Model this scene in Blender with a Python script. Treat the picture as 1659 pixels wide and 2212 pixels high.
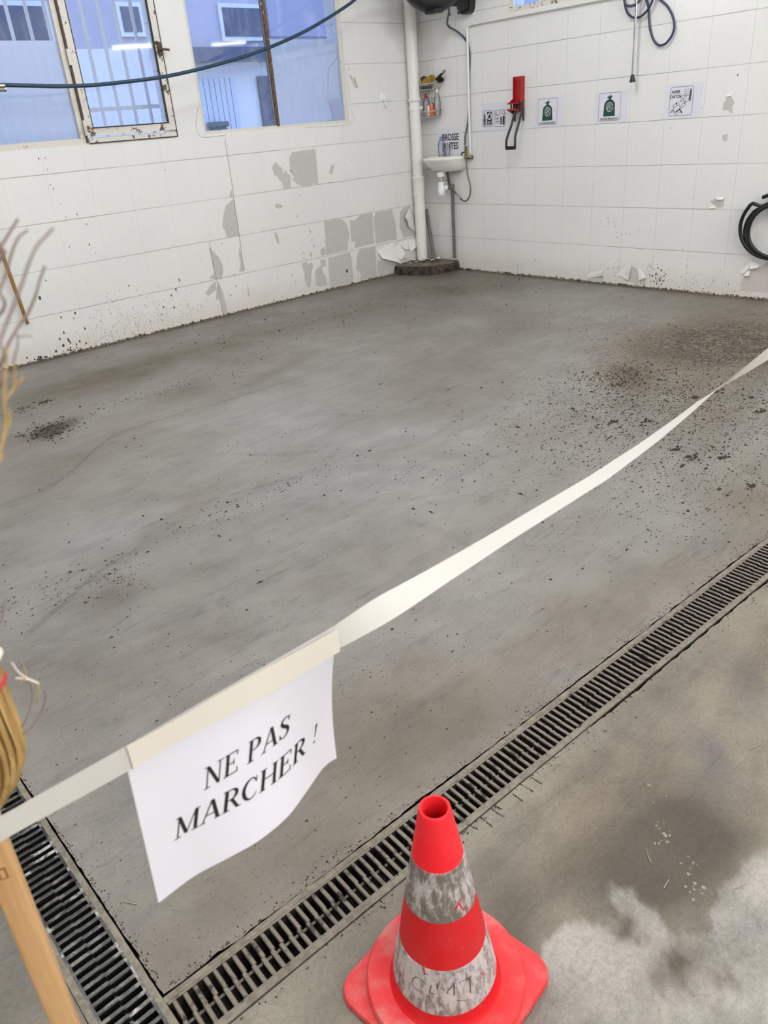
import bpy, bmesh, math, random
from mathutils import Vector, Matrix, noise
for o in list(bpy.data.objects): bpy.data.objects.remove(o)
C = bpy.context.scene.collection
rnd = random.Random(7)
PI = math.pi
def lin(r, g, b):
    f = lambda c: (c/255/12.92 if c/255 <= .04045 else ((c/255+.055)/1.055)**2.4)
    return (f(r), f(g), f(b))

# ------------------------------------------------------------------ camera
H = 1.45                                  # eye height of the photographer
F = 1635.29                               # focal length in pixels of the 1659 x 2212 frame
_w = Vector((1.9096031, -0.79414897, 0.38358394))
R = Matrix.Rotation(_w.length, 3, _w.normalized())      # world -> camera (x right, y down, z forward)
RT = R.transposed()
cam = bpy.data.cameras.new('camera'); camo = bpy.data.objects.new('camera', cam); C.objects.link(camo)
right, down, fwd = Vector(R[0]), Vector(R[1]), Vector(R[2])
M3 = Matrix((right, -down, -fwd)).transposed()
camo.matrix_world = Matrix.Translation((0, 0, H)) @ M3.to_4x4()
cam.sensor_fit = 'VERTICAL'; cam.sensor_height = 36; cam.sensor_width = 27
cam.lens = F/2212*36; cam.clip_start = .02; cam.clip_end = 100
cam.dof.use_dof = True; cam.dof.focus_distance = 3.0; cam.dof.aperture_fstop = cam.lens/4.0
bpy.context.scene.camera = camo

# ------------------------------------------------------------------ world, exposure, lamps
sc = bpy.context.scene
sc.view_settings.view_transform = 'Standard'; sc.view_settings.look = 'None'
sc.view_settings.gamma = 1; sc.view_settings.exposure = 0.0; sc.view_settings.use_curve_mapping = False
world = bpy.data.worlds.new('sky'); sc.world = world; world.use_nodes = True
bg = world.node_tree.nodes['Background']; bg.inputs[0].default_value = (.42, .58, 1.0, 1); bg.inputs[1].default_value = 2.6
LAMP_W = 36.0                             # power of each ceiling tube
LAMP_COL = (.985, .99, 1.0)
ROOM = dict(x0=-2.6, x1=6.1065, y0=-6.2, y1=6.112, z1=3.6)
XW, YW = ROOM['x1'], ROOM['y1']
# ------------------------------------------------------------------ geometry helpers
EYE = Vector((0, 0, H))
def ray(u, v): return RT @ Vector(((u-829.5)/F, (v-1106)/F, 1))
def onZ(u, v, z=0): d = ray(u, v); return d*((z-H)/d.z)+EYE
def onY(u, v, Y): d = ray(u, v); return d*(Y/d.y)+EYE
def onX(u, v, X): d = ray(u, v); return d*(X/d.x)+EYE
def WL(u, v, off=.0): p = onY(u, v, YW); p.y -= off; return p       # a spot on the left wall
def WR(u, v, off=.0): p = onX(u, v, XW); p.x -= off; return p       # a spot on the right wall
def WRo(u, v, off): return onX(u, v, XW-off)
def zz(p, o, s): return (o[0]+p[0]/s, o[1]+p[1]/s)

def spline(pts, n=8):
    pts = [Vector(p) for p in pts]
    if len(pts) < 3: return pts
    out = []; q = [pts[0]*2-pts[1]]+pts+[pts[-1]*2-pts[-2]]
    for i in range(1, len(q)-2):
        a, b, c, d = q[i-1:i+3]
        for k in range(n):
            t = k/n
            out.append(.5*((2*b)+(c-a)*t+(2*a-5*b+4*c-d)*t*t+(3*b-a-3*c+d)*t**3))
    return out+[pts[-1]]

class MB:
    """collects shapes that end up in ONE mesh object"""
    def __init__(s): s.v = []; s.f = []; s.m = []
    def add(s, vs, fs, mi=0):
        b = len(s.v); s.v += [Vector(x) for x in vs]; s.f += [tuple(i+b for i in f) for f in fs]; s.m += [mi]*len(fs); return s
    def box(s, c, d, rot=None, mi=0, taper=1.0):
        c = Vector(c); hx, hy, hz = [x/2 for x in d]
        vs = []
        for z in (-hz, hz):
            k = 1 if z < 0 else taper
            for x, y in ((-hx, -hy), (hx, -hy), (hx, hy), (-hx, hy)): vs.append(Vector((x*k, y*k, z)))
        if rot is not None: vs = [rot @ v for v in vs]
        return s.add([v+c for v in vs], [(3, 2, 1, 0), (4, 5, 6, 7), (0, 1, 5, 4), (1, 2, 6, 5), (2, 3, 7, 6), (3, 0, 4, 7)], mi)
    def bb(s, a, b, mi=0):
        a, b = Vector(a), Vector(b); return s.box((a+b)/2, [abs(x) for x in (b-a)], mi=mi)
    def rbox(s, c, d, r, rot=None, mi=0, seg=4, axis=2):
        """box with the four edges along AXIS rounded and a small chamfer on the ends"""
        c = Vector(c); ax = [(1, 2, 0), (2, 0, 1), (0, 1, 2)][axis]
        w, h, l = d[ax[0]]/2, d[ax[1]]/2, d[ax[2]]/2
        ch = min(r*.5, l*.5)
        rings = []
        for zz_, ins in ((-l, ch), (-l+ch, 0), (l-ch, 0), (l, ch)):
            ring = []
            for cx, cy, a0 in ((1, 1, 0), (-1, 1, 90), (-1, -1, 180), (1, -1, 270)):
                for k in range(seg+1):
                    a = math.radians(a0+90*k/seg)
                    x = cx*(w-r)+(r-min(ins, r*.9))*math.cos(a); y = cy*(h-r)+(r-min(ins, r*.9))*math.sin(a)
                    p = [0, 0, 0]; p[ax[0]] = x; p[ax[1]] = y; p[ax[2]] = zz_
                    ring.append(Vector(p))
            rings.append(ring)
        n = len(rings[0]); vs = [p for rg in rings for p in rg]
        if rot is not None: vs = [rot @ v for v in vs]
        fs = [tuple(range(n-1, -1, -1)), tuple(range(3*n, 4*n))]
        for i in range(3):
            for k in range(n): fs.append((i*n+k, i*n+(k+1) % n, (i+1)*n+(k+1) % n, (i+1)*n+k))
        return s.add([v+c for v in vs], fs, mi)
    def tube(s, pts, r, seg=10, mi=0, smooth=0, cap=True, closed=False):
        pts = spline(pts, smooth) if smooth else [Vector(p) for p in pts]
        n = len(pts); rr = r if isinstance(r, (list, tuple)) else None
        t0 = (pts[1]-pts[0]).normalized()
        up = Vector((0, 0, 1)) if abs(t0.z) < .9 else Vector((1, 0, 0))
        nrm = t0.cross(up).normalized(); vs = []
        for i in range(n):
            t = ((pts[(i+1) % n] if closed else pts[min(i+1, n-1)])-(pts[i-1] if closed else pts[max(i-1, 0)])).normalized()
            nrm = (nrm-t*nrm.dot(t)).normalized(); b = t.cross(nrm)
            k = (rr[0]+(rr[1]-rr[0])*i/(n-1)) if rr and len(rr) == 2 else (rr[i] if rr else r)
            for j in range(seg):
                a = 2*PI*j/seg; vs.append(pts[i]+nrm*math.cos(a)*k+b*math.sin(a)*k)
        fs = []
        for i in range(n if closed else n-1):
            i2 = (i+1) % n
            for j in range(seg): fs.append((i*seg+j, i*seg+(j+1) % seg, i2*seg+(j+1) % seg, i2*seg+j))
        if cap and not closed: fs += [tuple(range(seg-1, -1, -1)), tuple(range((n-1)*seg, n*seg))]
        return s.add(vs, fs, mi)
    def lathe(s, prof, c=(0, 0, 0), rot=None, seg=32, mi=0, cap=True):
        """prof: (radius, height) pairs turned about z"""
        c = Vector(c); vs = []
        for r, z in prof:
            for j in range(seg):
                a = 2*PI*j/seg; v = Vector((r*math.cos(a), r*math.sin(a), z)); vs.append((rot @ v if rot is not None else v)+c)
        n = len(prof); fs = []
        for i in range(n-1):
            for j in range(seg): fs.append((i*seg+j, i*seg+(j+1) % seg, (i+1)*seg+(j+1) % seg, (i+1)*seg+j))
        if cap:
            if prof[0][0] > 1e-6: fs.append(tuple(range(seg-1, -1, -1)))
            if prof[-1][0] > 1e-6: fs.append(tuple(range((n-1)*seg, n*seg)))
        return s.add(vs, fs, mi)
    def loft(s, rings, cap0=True, cap1=True, mi=0):
        n = len(rings[0]); vs = [p for r in rings for p in r]; fs = []
        for i in range(len(rings)-1):
            for j in range(n): fs.append((i*n+j, i*n+(j+1) % n, (i+1)*n+(j+1) % n, (i+1)*n+j))
        if cap0: fs.append(tuple(range(n-1, -1, -1)))
        if cap1: fs.append(tuple(range((len(rings)-1)*n, len(rings)*n)))
        return s.add(vs, fs, mi)
    def poly(s, pts, mi=0): return s.add(pts, [tuple(range(len(pts)))], mi)
    def grid(s, fn, nu, nv, mi=0):
        vs = [fn(i/nu, j/nv) for i in range(nu+1) for j in range(nv+1)]
        fs = [(i*(nv+1)+j, (i+1)*(nv+1)+j, (i+1)*(nv+1)+j+1, i*(nv+1)+j+1) for i in range(nu) for j in range(nv)]
        return s.add(vs, fs, mi)
    def sheet(s, fn, nu, nv, nrm, th, mi=0):
        """a thin sheet with a front, a back and edges"""
        nrm = Vector(nrm).normalized()*th
        f = [[Vector(fn(i/nu, j/nv)) for j in range(nv+1)] for i in range(nu+1)]
        s.grid(lambda a, b: f[round(a*nu)][round(b*nv)], nu, nv, mi)
        s.grid(lambda a, b: f[nu-round(a*nu)][round(b*nv)]-nrm, nu, nv, mi)
        rim = [f[i][0] for i in range(nu+1)]+[f[nu][j] for j in range(1, nv+1)]+[f[i][nv] for i in range(nu-1, -1, -1)]+[f[0][j] for j in range(nv-1, 0, -1)]
        n = len(rim)
        return s.add(rim+[p-nrm for p in rim], [(k, (k+1) % n, n+(k+1) % n, n+k) for k in range(n)], mi)
    def prism(s, pts, n, mi=0):
        """outline PTS pushed out along vector N"""
        k = len(pts); n = Vector(n); pts = [Vector(p) for p in pts]
        return s.add(pts+[p+n for p in pts], [tuple(range(k)), tuple(range(2*k-1, k-1, -1))]+[((i+1) % k, i, k+i, k+(i+1) % k) for i in range(k)], mi)
    def build(s, name, mats, parent=None, smooth=None, fix=False):
        me = bpy.data.meshes.new(name)
        lo = Vector([min(v[i] for v in s.v) for i in range(3)]); hi = Vector([max(v[i] for v in s.v) for i in range(3)])
        c = Vector(((lo.x+hi.x)/2, (lo.y+hi.y)/2, lo.z))
        me.from_pydata([v-c for v in s.v], [], s.f)
        for m in (mats if isinstance(mats, (list, tuple)) else [mats]): me.materials.append(m)
        me.polygons.foreach_set('material_index', s.m)
        if fix:
            bm = bmesh.new(); bm.from_mesh(me); bmesh.ops.recalc_face_normals(bm, faces=bm.faces); bm.to_mesh(me); bm.free()
        me.update()
        if smooth is not None:
            me.shade_smooth(); me.set_sharp_from_angle(angle=math.radians(smooth))
        o = bpy.data.objects.new(name, me); C.objects.link(o)
        o.location = c
        if parent is not None: o.parent = parent; o.location = c-worldloc(parent)
        return o
def worldloc(o):
    l = Vector(o.location)
    while o.parent: o = o.parent; l += Vector(o.location)
    return l
def tag(o, label=None, cat=None, group=None, kind=None):
    if label: o['label'] = label
    if cat: o['category'] = cat
    if group: o['group'] = group
    if kind: o['kind'] = kind
    return o
def thing(name, loc, label=None, cat=None, group=None, kind=None):
    o = bpy.data.objects.new(name, None); C.objects.link(o); o.location = loc; o.empty_display_size = .05
    return tag(o, label, cat, group, kind)

# ------------------------------------------------------------------ material helpers
class NT:
    def __init__(s, name):
        s.mat = bpy.data.materials.new(name); s.mat.use_nodes = True; s.t = s.mat.node_tree
        s.out = s.t.nodes['Material Output']; s.b = s.t.nodes['Principled BSDF']
    def n(s, typ, **kw):
        nd = s.t.nodes.new('ShaderNode'+typ)
        for k, v in kw.items():
            if k.startswith('i_'):
                key = k[2:]; key = int(key) if key.isdigit() else key.replace('_', ' ')
                s.set(nd.inputs[key], v)
            else: setattr(nd, k, v)
        return nd
    def set(s, inp, v):
        if hasattr(v, 'is_output') or isinstance(v, bpy.types.NodeSocket): s.t.links.new(v, inp)
        else:
            if inp.type == 'RGBA' and len(v) == 3: v = (*v, 1)
            inp.default_value = v
    def math(s, op, a, b=0.0, c=0.0, clamp=False):
        nd = s.n('Math', operation=op, use_clamp=clamp)
        s.set(nd.inputs[0], a); s.set(nd.inputs[1], b)
        if op in ('SMOOTH_MIN', 'MULTIPLY_ADD', 'COMPARE', 'WRAP'): s.set(nd.inputs[2], c)
        return nd.outputs[0]
    def ss(s, x, a, b):
        nd = s.n('MapRange', interpolation_type='SMOOTHSTEP'); s.set(nd.inputs[0], x)
        nd.inputs[1].default_value = a; nd.inputs[2].default_value = b; return nd.outputs[0]
    def mix(s, f, a, b, mode='MIX'):
        nd = s.n('Mix', data_type='RGBA', blend_type=mode); s.set(nd.inputs[0], f); s.set(nd.inputs[6], a); s.set(nd.inputs[7], b); return nd.outputs[2]
    def pos(s): return s.n('NewGeometry').outputs['Position']
    def obj(s): return s.n('TexCoord').outputs['Object']
    def scale(s, vec, sc): nd = s.n('Mapping'); s.set(nd.inputs[0], vec); nd.inputs[3].default_value = sc; return nd.outputs[0]
    def noise(s, vec, sc, det=4, rough=.55, dist=0.0):
        nd = s.n('TexNoise'); s.set(nd.inputs['Vector'], vec); nd.inputs['Scale'].default_value = sc; nd.inputs['Detail'].default_value = det
        nd.inputs['Roughness'].default_value = rough; nd.inputs['Distortion'].default_value = dist; return nd.outputs['Fac']
    def bump(s, h, st=.3, dist=.005, nrm=None):
        nd = s.n('Bump'); s.set(nd.inputs['Height'], h); nd.inputs['Strength'].default_value = st; nd.inputs['Distance'].default_value = dist
        if nrm is not None: s.set(nd.inputs['Normal'], nrm)
        return nd.outputs[0]
    def p(s, **kw):
        for k, v in kw.items(): s.set(s.b.inputs[k.replace('_', ' ')], v)
        return s.mat
def simple(name, col, rough=.5, metal=0.0, spec=.5, var=0.0, vscale=20, bump=0.0, bscale=80, trans=0.0, col2=None, alpha=None):
    m = NT(name)
    if var or col2:
        nz = m.noise(m.obj(), vscale, 5, .6)
        c2 = col2 or tuple(x*(1-var) for x in col)
        m.p(Base_Color=m.mix(m.ss(nz, .35, .68), col, c2))
    else: m.p(Base_Color=col)
    m.p(Roughness=rough, Metallic=metal); m.b.inputs['Specular IOR Level'].default_value = spec
    if bump: m.p(Normal=m.bump(m.noise(m.obj(), bscale, 4), bump, .003))
    if trans: m.b.inputs['Transmission Weight'].default_value = trans
    m.mat.diffuse_color = (*col, 1)
    return m.mat
def emit(name, col, st):
    m = NT(name); m.p(Base_Color=(.9, .9, .9)); m.b.inputs['Emission Color'].default_value = (*col, 1); m.b.inputs['Emission Strength'].default_value = st; return m.mat

# ------------------------------------------------------------------ materials
PAINT = lin(233, 233, 232)
def wall_mat(name, axis, pitch, phase):
    m = NT(name); P = m.pos(); sep = m.n('SeparateXYZ'); m.set(sep.inputs[0], P)
    a = sep.outputs[axis]; z = sep.outputs[2]
    wob = m.math('MULTIPLY', m.math('SUBTRACT', m.noise(P, 3, 2), .5), .006)
    def line(coord, pit, ph, w):
        q = m.math('ADD', m.math('DIVIDE', m.math('SUBTRACT', m.math('ADD', coord, wob), ph), pit), .5)
        fr = m.math('SUBTRACT', q, m.math('FLOOR', q))
        d = m.math('MULTIPLY', m.math('ABSOLUTE', m.math('SUBTRACT', fr, .5)), pit)
        return m.ss(d, w, w*.35)
    rw = line(z, .3219, .0035, .0034); cl = line(a, pitch, phase, .0030)
    patch = m.ss(m.noise(P, 1.7, 3), .30, .60)
    joint = m.math('MULTIPLY', rw, m.math('ADD', .38, m.math('MULTIPLY', patch, .5)))
    big = m.noise(P, .9, 3); fine = m.noise(P, 30, 4)
    col = m.mix(m.ss(big, .3, .7), PAINT, tuple(x*.955 for x in PAINT))
    col = m.mix(m.math('MULTIPLY', m.ss(fine, .45, .75), .07), col, lin(190, 188, 182))
    col = m.mix(joint, col, lin(150, 149, 146))
    col = m.mix(m.math('MULTIPLY', cl, .16 if axis == 0 else .32), col, lin(172, 171, 170))
    # spatter and scuffs near the foot of the wall
    low = m.ss(z, .62, .0)
    st = m.noise(m.scale(P, (1, 1, .22)), 60, 5, .7); cloud = m.ss(m.noise(P, 2.2, 2), .46, .66)
    thr = m.math('SUBTRACT', .80, m.math('MULTIPLY', m.math('MULTIPLY', low, cloud), .21))
    spk = m.math('GREATER_THAN', st, thr)
    col = m.mix(m.math('MULTIPLY', spk, .62), col, lin(96, 92, 84))
    dots = m.n('TexVoronoi', feature='F1'); m.set(dots.inputs['Vector'], P); dots.inputs['Scale'].default_value = 26
    dd = m.math('LESS_THAN', dots.outputs['Distance'], m.math('MULTIPLY', m.ss(m.noise(P, 3.3, 2), .50, .75), m.math('MULTIPLY', m.ss(z, 1.1, .1), .115)))
    col = m.mix(m.math('MULTIPLY', dd, .6), col, lin(84, 80, 74))
    # yellowed tint and the grimy band along the floor
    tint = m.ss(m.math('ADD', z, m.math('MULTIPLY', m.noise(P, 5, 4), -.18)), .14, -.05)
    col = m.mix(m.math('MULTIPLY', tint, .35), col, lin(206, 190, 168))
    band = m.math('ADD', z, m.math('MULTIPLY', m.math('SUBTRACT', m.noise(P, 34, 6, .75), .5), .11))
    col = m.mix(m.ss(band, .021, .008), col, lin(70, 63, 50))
    h = m.math('SUBTRACT', m.math('MULTIPLY', fine, .05), m.math('ADD', rw, m.math('MULTIPLY', cl, .55)))
    m.p(Base_Color=col, Roughness=.42, Normal=m.bump(h, .55, .0022)); m.b.inputs['Specular IOR Level'].default_value = .35
    return m.mat
M = {}
M['wall_l'] = wall_mat('white_tile_left', 0, .3135, 2.236)
M['wall_r'] = wall_mat('white_tile_right', 1, .3101, 5.290)
M['pier'] = simple('painted_pier', tuple(x*.97 for x in PAINT), .45, var=.03, vscale=3)
M['plaster'] = simple('white_plaster', lin(226, 225, 220), .7, var=.06, vscale=3)
M['bare'] = simple('bare_grey_tile', lin(196, 195, 191), .38, var=.05, vscale=14)
M['bare_pink'] = simple('bare_warm_tile', lin(206, 199, 193), .42, var=.05, vscale=14)
M['crack'] = simple('crack_and_joint_shade', lin(70, 66, 60), .9)
M['spatter'] = simple('dark_spatter', lin(72, 69, 63), .8, var=.3, vscale=90)
M['flake'] = simple('paint_flake', lin(238, 237, 233), .45)
M['white_gloss'] = simple('white_pipe_paint', lin(236, 235, 231), .35, var=.04, vscale=8, bump=.06, bscale=40)
M['white_metal'] = simple('white_metal_paint', lin(240, 240, 240), .3)
M['ceramic'] = simple('ceramic', lin(240, 239, 234), .12)
M['white_plastic'] = simple('white_plastic', lin(240, 242, 246), .35)
M['grey_pvc'] = simple('grey_pvc', lin(108, 106, 104), .45, var=.25, vscale=18)
M['black'] = simple('black_plastic', lin(28, 28, 30), .42)
M['black_rubber'] = simple('black_rubber', lin(22, 22, 24), .32)
M['black_tube'] = simple('black_coated_steel', lin(34, 35, 42), .4)
M['red_paint'] = simple('red_paint', lin(168, 22, 34), .38, spec=.5)
M['steel'] = simple('steel', lin(190, 188, 184), .25, 1.0)
M['chrome'] = simple('chrome_wire', lin(225, 222, 215), .22, 1.0)
M['brass'] = simple('brass', lin(150, 132, 96), .32, 1.0, var=.4, vscale=60)
M['braid'] = simple('braided_steel', lin(120, 116, 110), .4, .8, bump=.4, bscale=300)
M['hose_blue'] = simple('hose_blue', lin(44, 53, 84), .4)
M['hose_teal'] = simple('hose_teal', lin(30, 58, 78), .42)
M['hose_grey'] = simple('hose_blue_grey', lin(68, 82, 90), .42)
M['ink'] = simple('black_ink', lin(28, 26, 30), .6)
M['ink_grey'] = simple('grey_ink', lin(110, 108, 116), .6)
M['ink_navy'] = simple('navy_ink', lin(38, 38, 50), .6)
M['ink_green'] = simple('green_ink', lin(22, 74, 58), .55)
M['paper_ink_white'] = simple('pale_ink', lin(222, 222, 230), .6)
M['sponge_yellow'] = simple('yellow_brush_body', lin(170, 136, 40), .6, var=.35, vscale=60)
M['bristle_dark'] = simple('dark_bristle', lin(58, 50, 44), .9, var=.4, vscale=200, bump=.8, bscale=300)
M['dark_wood'] = simple('worn_brown', lin(92, 74, 58), .7, var=.3, vscale=60)
M['red_cap'] = simple('red_cap', lin(170, 24, 50), .35)
M['orange'] = simple('orange_label', lin(214, 92, 44), .5)
M['paper_w'] = simple('white_label', lin(238, 236, 232), .6)
M['putty'] = simple('frosted_sheet', lin(205, 212, 226), .8)
M['facade'] = simple('facade_render', lin(225, 225, 224), .9, var=.05, vscale=1.2)
M['facade3'] = simple('grey_render', lin(178, 174, 186), .9, var=.06, vscale=1.2)
M['facade2'] = simple('grey_shutter', lin(160, 158, 176), .8)
M['dark_glass'] = simple('dark_window', lin(62, 72, 96), .25)
M['plank'] = simple('painted_planks', lin(196, 205, 214), .8)
M['bin'] = simple('green_plastic', lin(40, 92, 100), .6)
M['grille'] = simple('grille_paint', lin(206, 210, 216), .6)
M['lamp_body'] = simple('lamp_white', lin(235, 235, 235), .4)
M['tube_glow'] = emit('tube_glow', (1, .97, .93), 6.0)
M['tube_dim'] = emit('tube_glow_soft', (1, .97, .93), 12.0)
M['tube_bright'] = emit('tube_glow_strong', (1, .98, .95), 30.0)
def frame_mat(name, amount):
    m = NT(name); P = m.pos()
    n1 = m.noise(P, 26, 6, .7); n2 = m.noise(P, 9, 3)
    k = m.ss(m.math('ADD', n1, m.math('MULTIPLY', n2, .5)), amount, amount+.05)
    rust = m.mix(m.ss(m.noise(P, 60, 3), .4, .65), lin(112, 88, 62), lin(70, 60, 50))
    m.p(Base_Color=m.mix(k, lin(220, 216, 208), rust), Roughness=.65, Normal=m.bump(k, .4, .002)); return m.mat
M['frame'] = frame_mat('worn_frame_paint', .90)
M['frame_rust'] = frame_mat('rusty_frame_paint', .83)
M['frame_brown'] = frame_mat('brown_mullion', .58)
def glass_mat(name, haze=.05, tint=(.95, .97, 1)):
    m = NT(name); t = m.t
    tr = m.n('BsdfTransparent'); tr.inputs[0].default_value = (*tint, 1)
    gl = m.n('BsdfGlossy'); gl.inputs['Roughness'].default_value = .04
    df = m.n('BsdfDiffuse'); df.inputs[0].default_value = (.8, .82, .88, 1)
    fr = m.n('Fresnel'); fr.inputs[0].default_value = 1.5
    streak = m.ss(m.noise(m.scale(m.pos(), (1, 1, .12)), 22, 5, .7), .42, .72)
    s1 = m.n('MixShader'); m.set(s1.inputs[0], fr.outputs[0]); m.set(s1.inputs[1], tr.outputs[0]); m.set(s1.inputs[2], gl.outputs[0])
    s2 = m.n('MixShader'); m.set(s2.inputs[0], m.math('MULTIPLY', m.math('ADD', streak, .3), haze)); m.set(s2.inputs[1], s1.outputs[0]); m.set(s2.inputs[2], df.outputs[0])
    t.links.new(s2.outputs[0], m.out.inputs[0]); return m.mat
M['glass'] = glass_mat('window_glass', .06)
M['bottle'] = glass_mat('clear_plastic', .16, (.965, .97, .975))
M['bottle_blue'] = glass_mat('blue_clear_plastic', .22, (.89, .92, .98))
def sheet_mat():
    m = NT('frosted_film'); d = m.n('BsdfDiffuse'); d.inputs[0].default_value = (.86, .88, .92, 1)
    tl = m.n('BsdfTranslucent'); tl.inputs[0].default_value = (.86, .90, .95, 1)
    s1 = m.n('MixShader'); s1.inputs[0].default_value = .55; m.set(s1.inputs[1], d.outputs[0]); m.set(s1.inputs[2], tl.outputs[0])
    m.t.links.new(s1.outputs[0], m.out.inputs[0]); return m.mat
M['film'] = sheet_mat()
def paper_mat(name, col, tl=.25):
    m = NT(name); d = m.n('BsdfDiffuse'); d.inputs[0].default_value = (*col, 1)
    t2 = m.n('BsdfTranslucent'); t2.inputs[0].default_value = (*col, 1)
    s1 = m.n('MixShader'); s1.inputs[0].default_value = tl; m.set(s1.inputs[1], d.outputs[0]); m.set(s1.inputs[2], t2.outputs[0])
    m.t.links.new(s1.outputs[0], m.out.inputs[0]); return m.mat
M['paper'] = paper_mat('notice_paper', lin(238, 236, 245), .10)
M['paper_wall'] = simple('wall_notice_paper', lin(224, 223, 234), .4)
M['tape'] = paper_mat('masking_tape', lin(221, 218, 212), .12)
M['tape2'] = paper_mat('masking_tape_strip', lin(243, 237, 226), .12)
def wood_mat(name, c1, c2, stretch=(30, 30, 1.2)):
    m = NT(name); o = m.obj(); n1 = m.noise(m.scale(o, stretch), 2.5, 5, .6, .6)
    m.p(Base_Color=m.mix(m.ss(n1, .3, .72), c1, c2), Roughness=.55); return m.mat
M['wood'] = wood_mat('pale_wood', lin(218, 176, 126), lin(194, 148, 98))
M['wood_dark'] = simple('wood_plug', lin(150, 100, 54), .6)
M['wood2'] = wood_mat('brown_stick', lin(160, 122, 66), lin(132, 96, 48))
M['straw'] = wood_mat('straw', lin(198, 166, 108), lin(148, 114, 64), (60, 60, 3))
M['straw2'] = wood_mat('dry_stem', lin(146, 126, 116), lin(112, 96, 90), (60, 60, 3))
M['cord_white'] = simple('white_cord', lin(232, 222, 208), .7)
M['cord_red'] = simple('red_cord', lin(196, 40, 62), .5)
M['straw_bit'] = simple('straw_bits', lin(172, 163, 144), .8, var=.4, vscale=3)
M['dirt'] = simple('dirt', lin(64, 58, 50), .95, var=.35, vscale=30)
M['chip'] = simple('plaster_chip', lin(226, 224, 218), .7)
def grate_mat(name, dusty, wet=False):
    m = NT(name); P = m.pos(); nz = m.noise(P, 26, 5, .65); n2 = m.noise(P, 130, 3)
    k = m.ss(nz, .52-dusty*.3, .66-dusty*.3)
    sep = m.n('SeparateXYZ'); m.set(sep.inputs[0], m.n('NewGeometry').outputs['Normal'])
    k = m.math('MULTIPLY', k, m.ss(sep.outputs[2], .3, .9))
    if wet:
        w = m.ss(m.noise(P, 13, 4, .6), .56, .66)
        base = m.mix(k, lin(30, 29, 28), lin(104, 102, 96)); col = m.mix(m.math('MULTIPLY', w, m.ss(sep.outputs[2], .3, .9)), base, lin(188, 186, 184)); rough = .3
    else: col = m.mix(k, lin(40, 35, 30), lin(122, 114, 103)); rough = .6
    m.p(Base_Color=col, Roughness=rough, Normal=m.bump(n2, .3, .002)); return m.mat
M['grate'] = grate_mat('dusty_grate', .62)
M['grate_wet'] = grate_mat('wet_grate', .12, True)
def cement_mat(name, c1, c2, sc=30, bump=.5):
    m = NT(name); P = m.pos(); a = m.noise(P, sc, 6, .65); b = m.noise(P, sc*9, 3)
    m.p(Base_Color=m.mix(m.ss(a, .36, .64), c1, c2), Roughness=.9, Normal=m.bump(m.math('ADD', a, m.math('MULTIPLY', b, .4)), bump, .006)); return m.mat
M['rail'] = cement_mat('cement_smeared_rail', lin(140, 134, 121), lin(116, 109, 97), 40, .6)
M['trough'] = simple('trough_dark', lin(46, 40, 34), .8, var=.4, vscale=14)
M['block'] = cement_mat('rough_dark_concrete', lin(84, 75, 62), lin(38, 32, 27), 16, 1.0)  # sides darker than the top faces
M['block_top'] = cement_mat('dusty_concrete', lin(120, 112, 98), lin(92, 84, 72), 22, .8)
# red road cone: scuffed plastic; retro-reflective bands: grey grime rubbed along the cone
def cone_mat(name, c1, c2, dust):
    m = NT(name); P = m.pos(); a = m.noise(P, 12, 5, .65); b = m.noise(P, 190, 2)
    k = m.math('MULTIPLY', m.ss(a, .40, .72), dust)
    col = m.mix(k, c1, c2); col = m.mix(m.math('MULTIPLY', m.ss(b, .70, .76), .5), col, lin(240, 150, 140))
    m.p(Base_Color=col, Roughness=.5); m.b.inputs['Specular IOR Level'].default_value = .3; return m.mat
M['cone_top'] = cone_mat('red_plastic_bright', lin(250, 36, 50), lin(236, 74, 74), .5)  # tip is a brighter red than the body
M['cone_mid'] = cone_mat('red_plastic', lin(214, 26, 34), lin(206, 60, 60), .5)
M['cone_base'] = cone_mat('red_plastic_dusty', lin(226, 62, 66), lin(214, 128, 124), .95)
def band_mat(dirty):
    m = NT('grimy_band'); P = m.pos(); q = m.scale(P, (1, 1, .28))
    a = m.noise(q, 95, 8, .78, .4); b = m.noise(P, 17, 4, .6); c = m.noise(P, 230, 3)
    k = m.math('ADD', m.math('MULTIPLY', m.ss(m.math('ADD', m.math('MULTIPLY', a, .80), m.math('MULTIPLY', b, .45)), .62-dirty*.09, .78-dirty*.09), .85), dirty*.10, clamp=True)
    col = m.mix(k, lin(206, 198, 198), lin(112, 102, 94)); col = m.mix(m.math('MULTIPLY', m.ss(c, .62, .7), .6), col, lin(84, 74, 68))
    m.p(Base_Color=col, Roughness=.6); return m.mat
M['band1'] = band_mat(1.25); M['band2'] = band_mat(.38)
M['marker'] = simple('faded_marker', lin(92, 84, 78), .7, var=.4, vscale=120)

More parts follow.
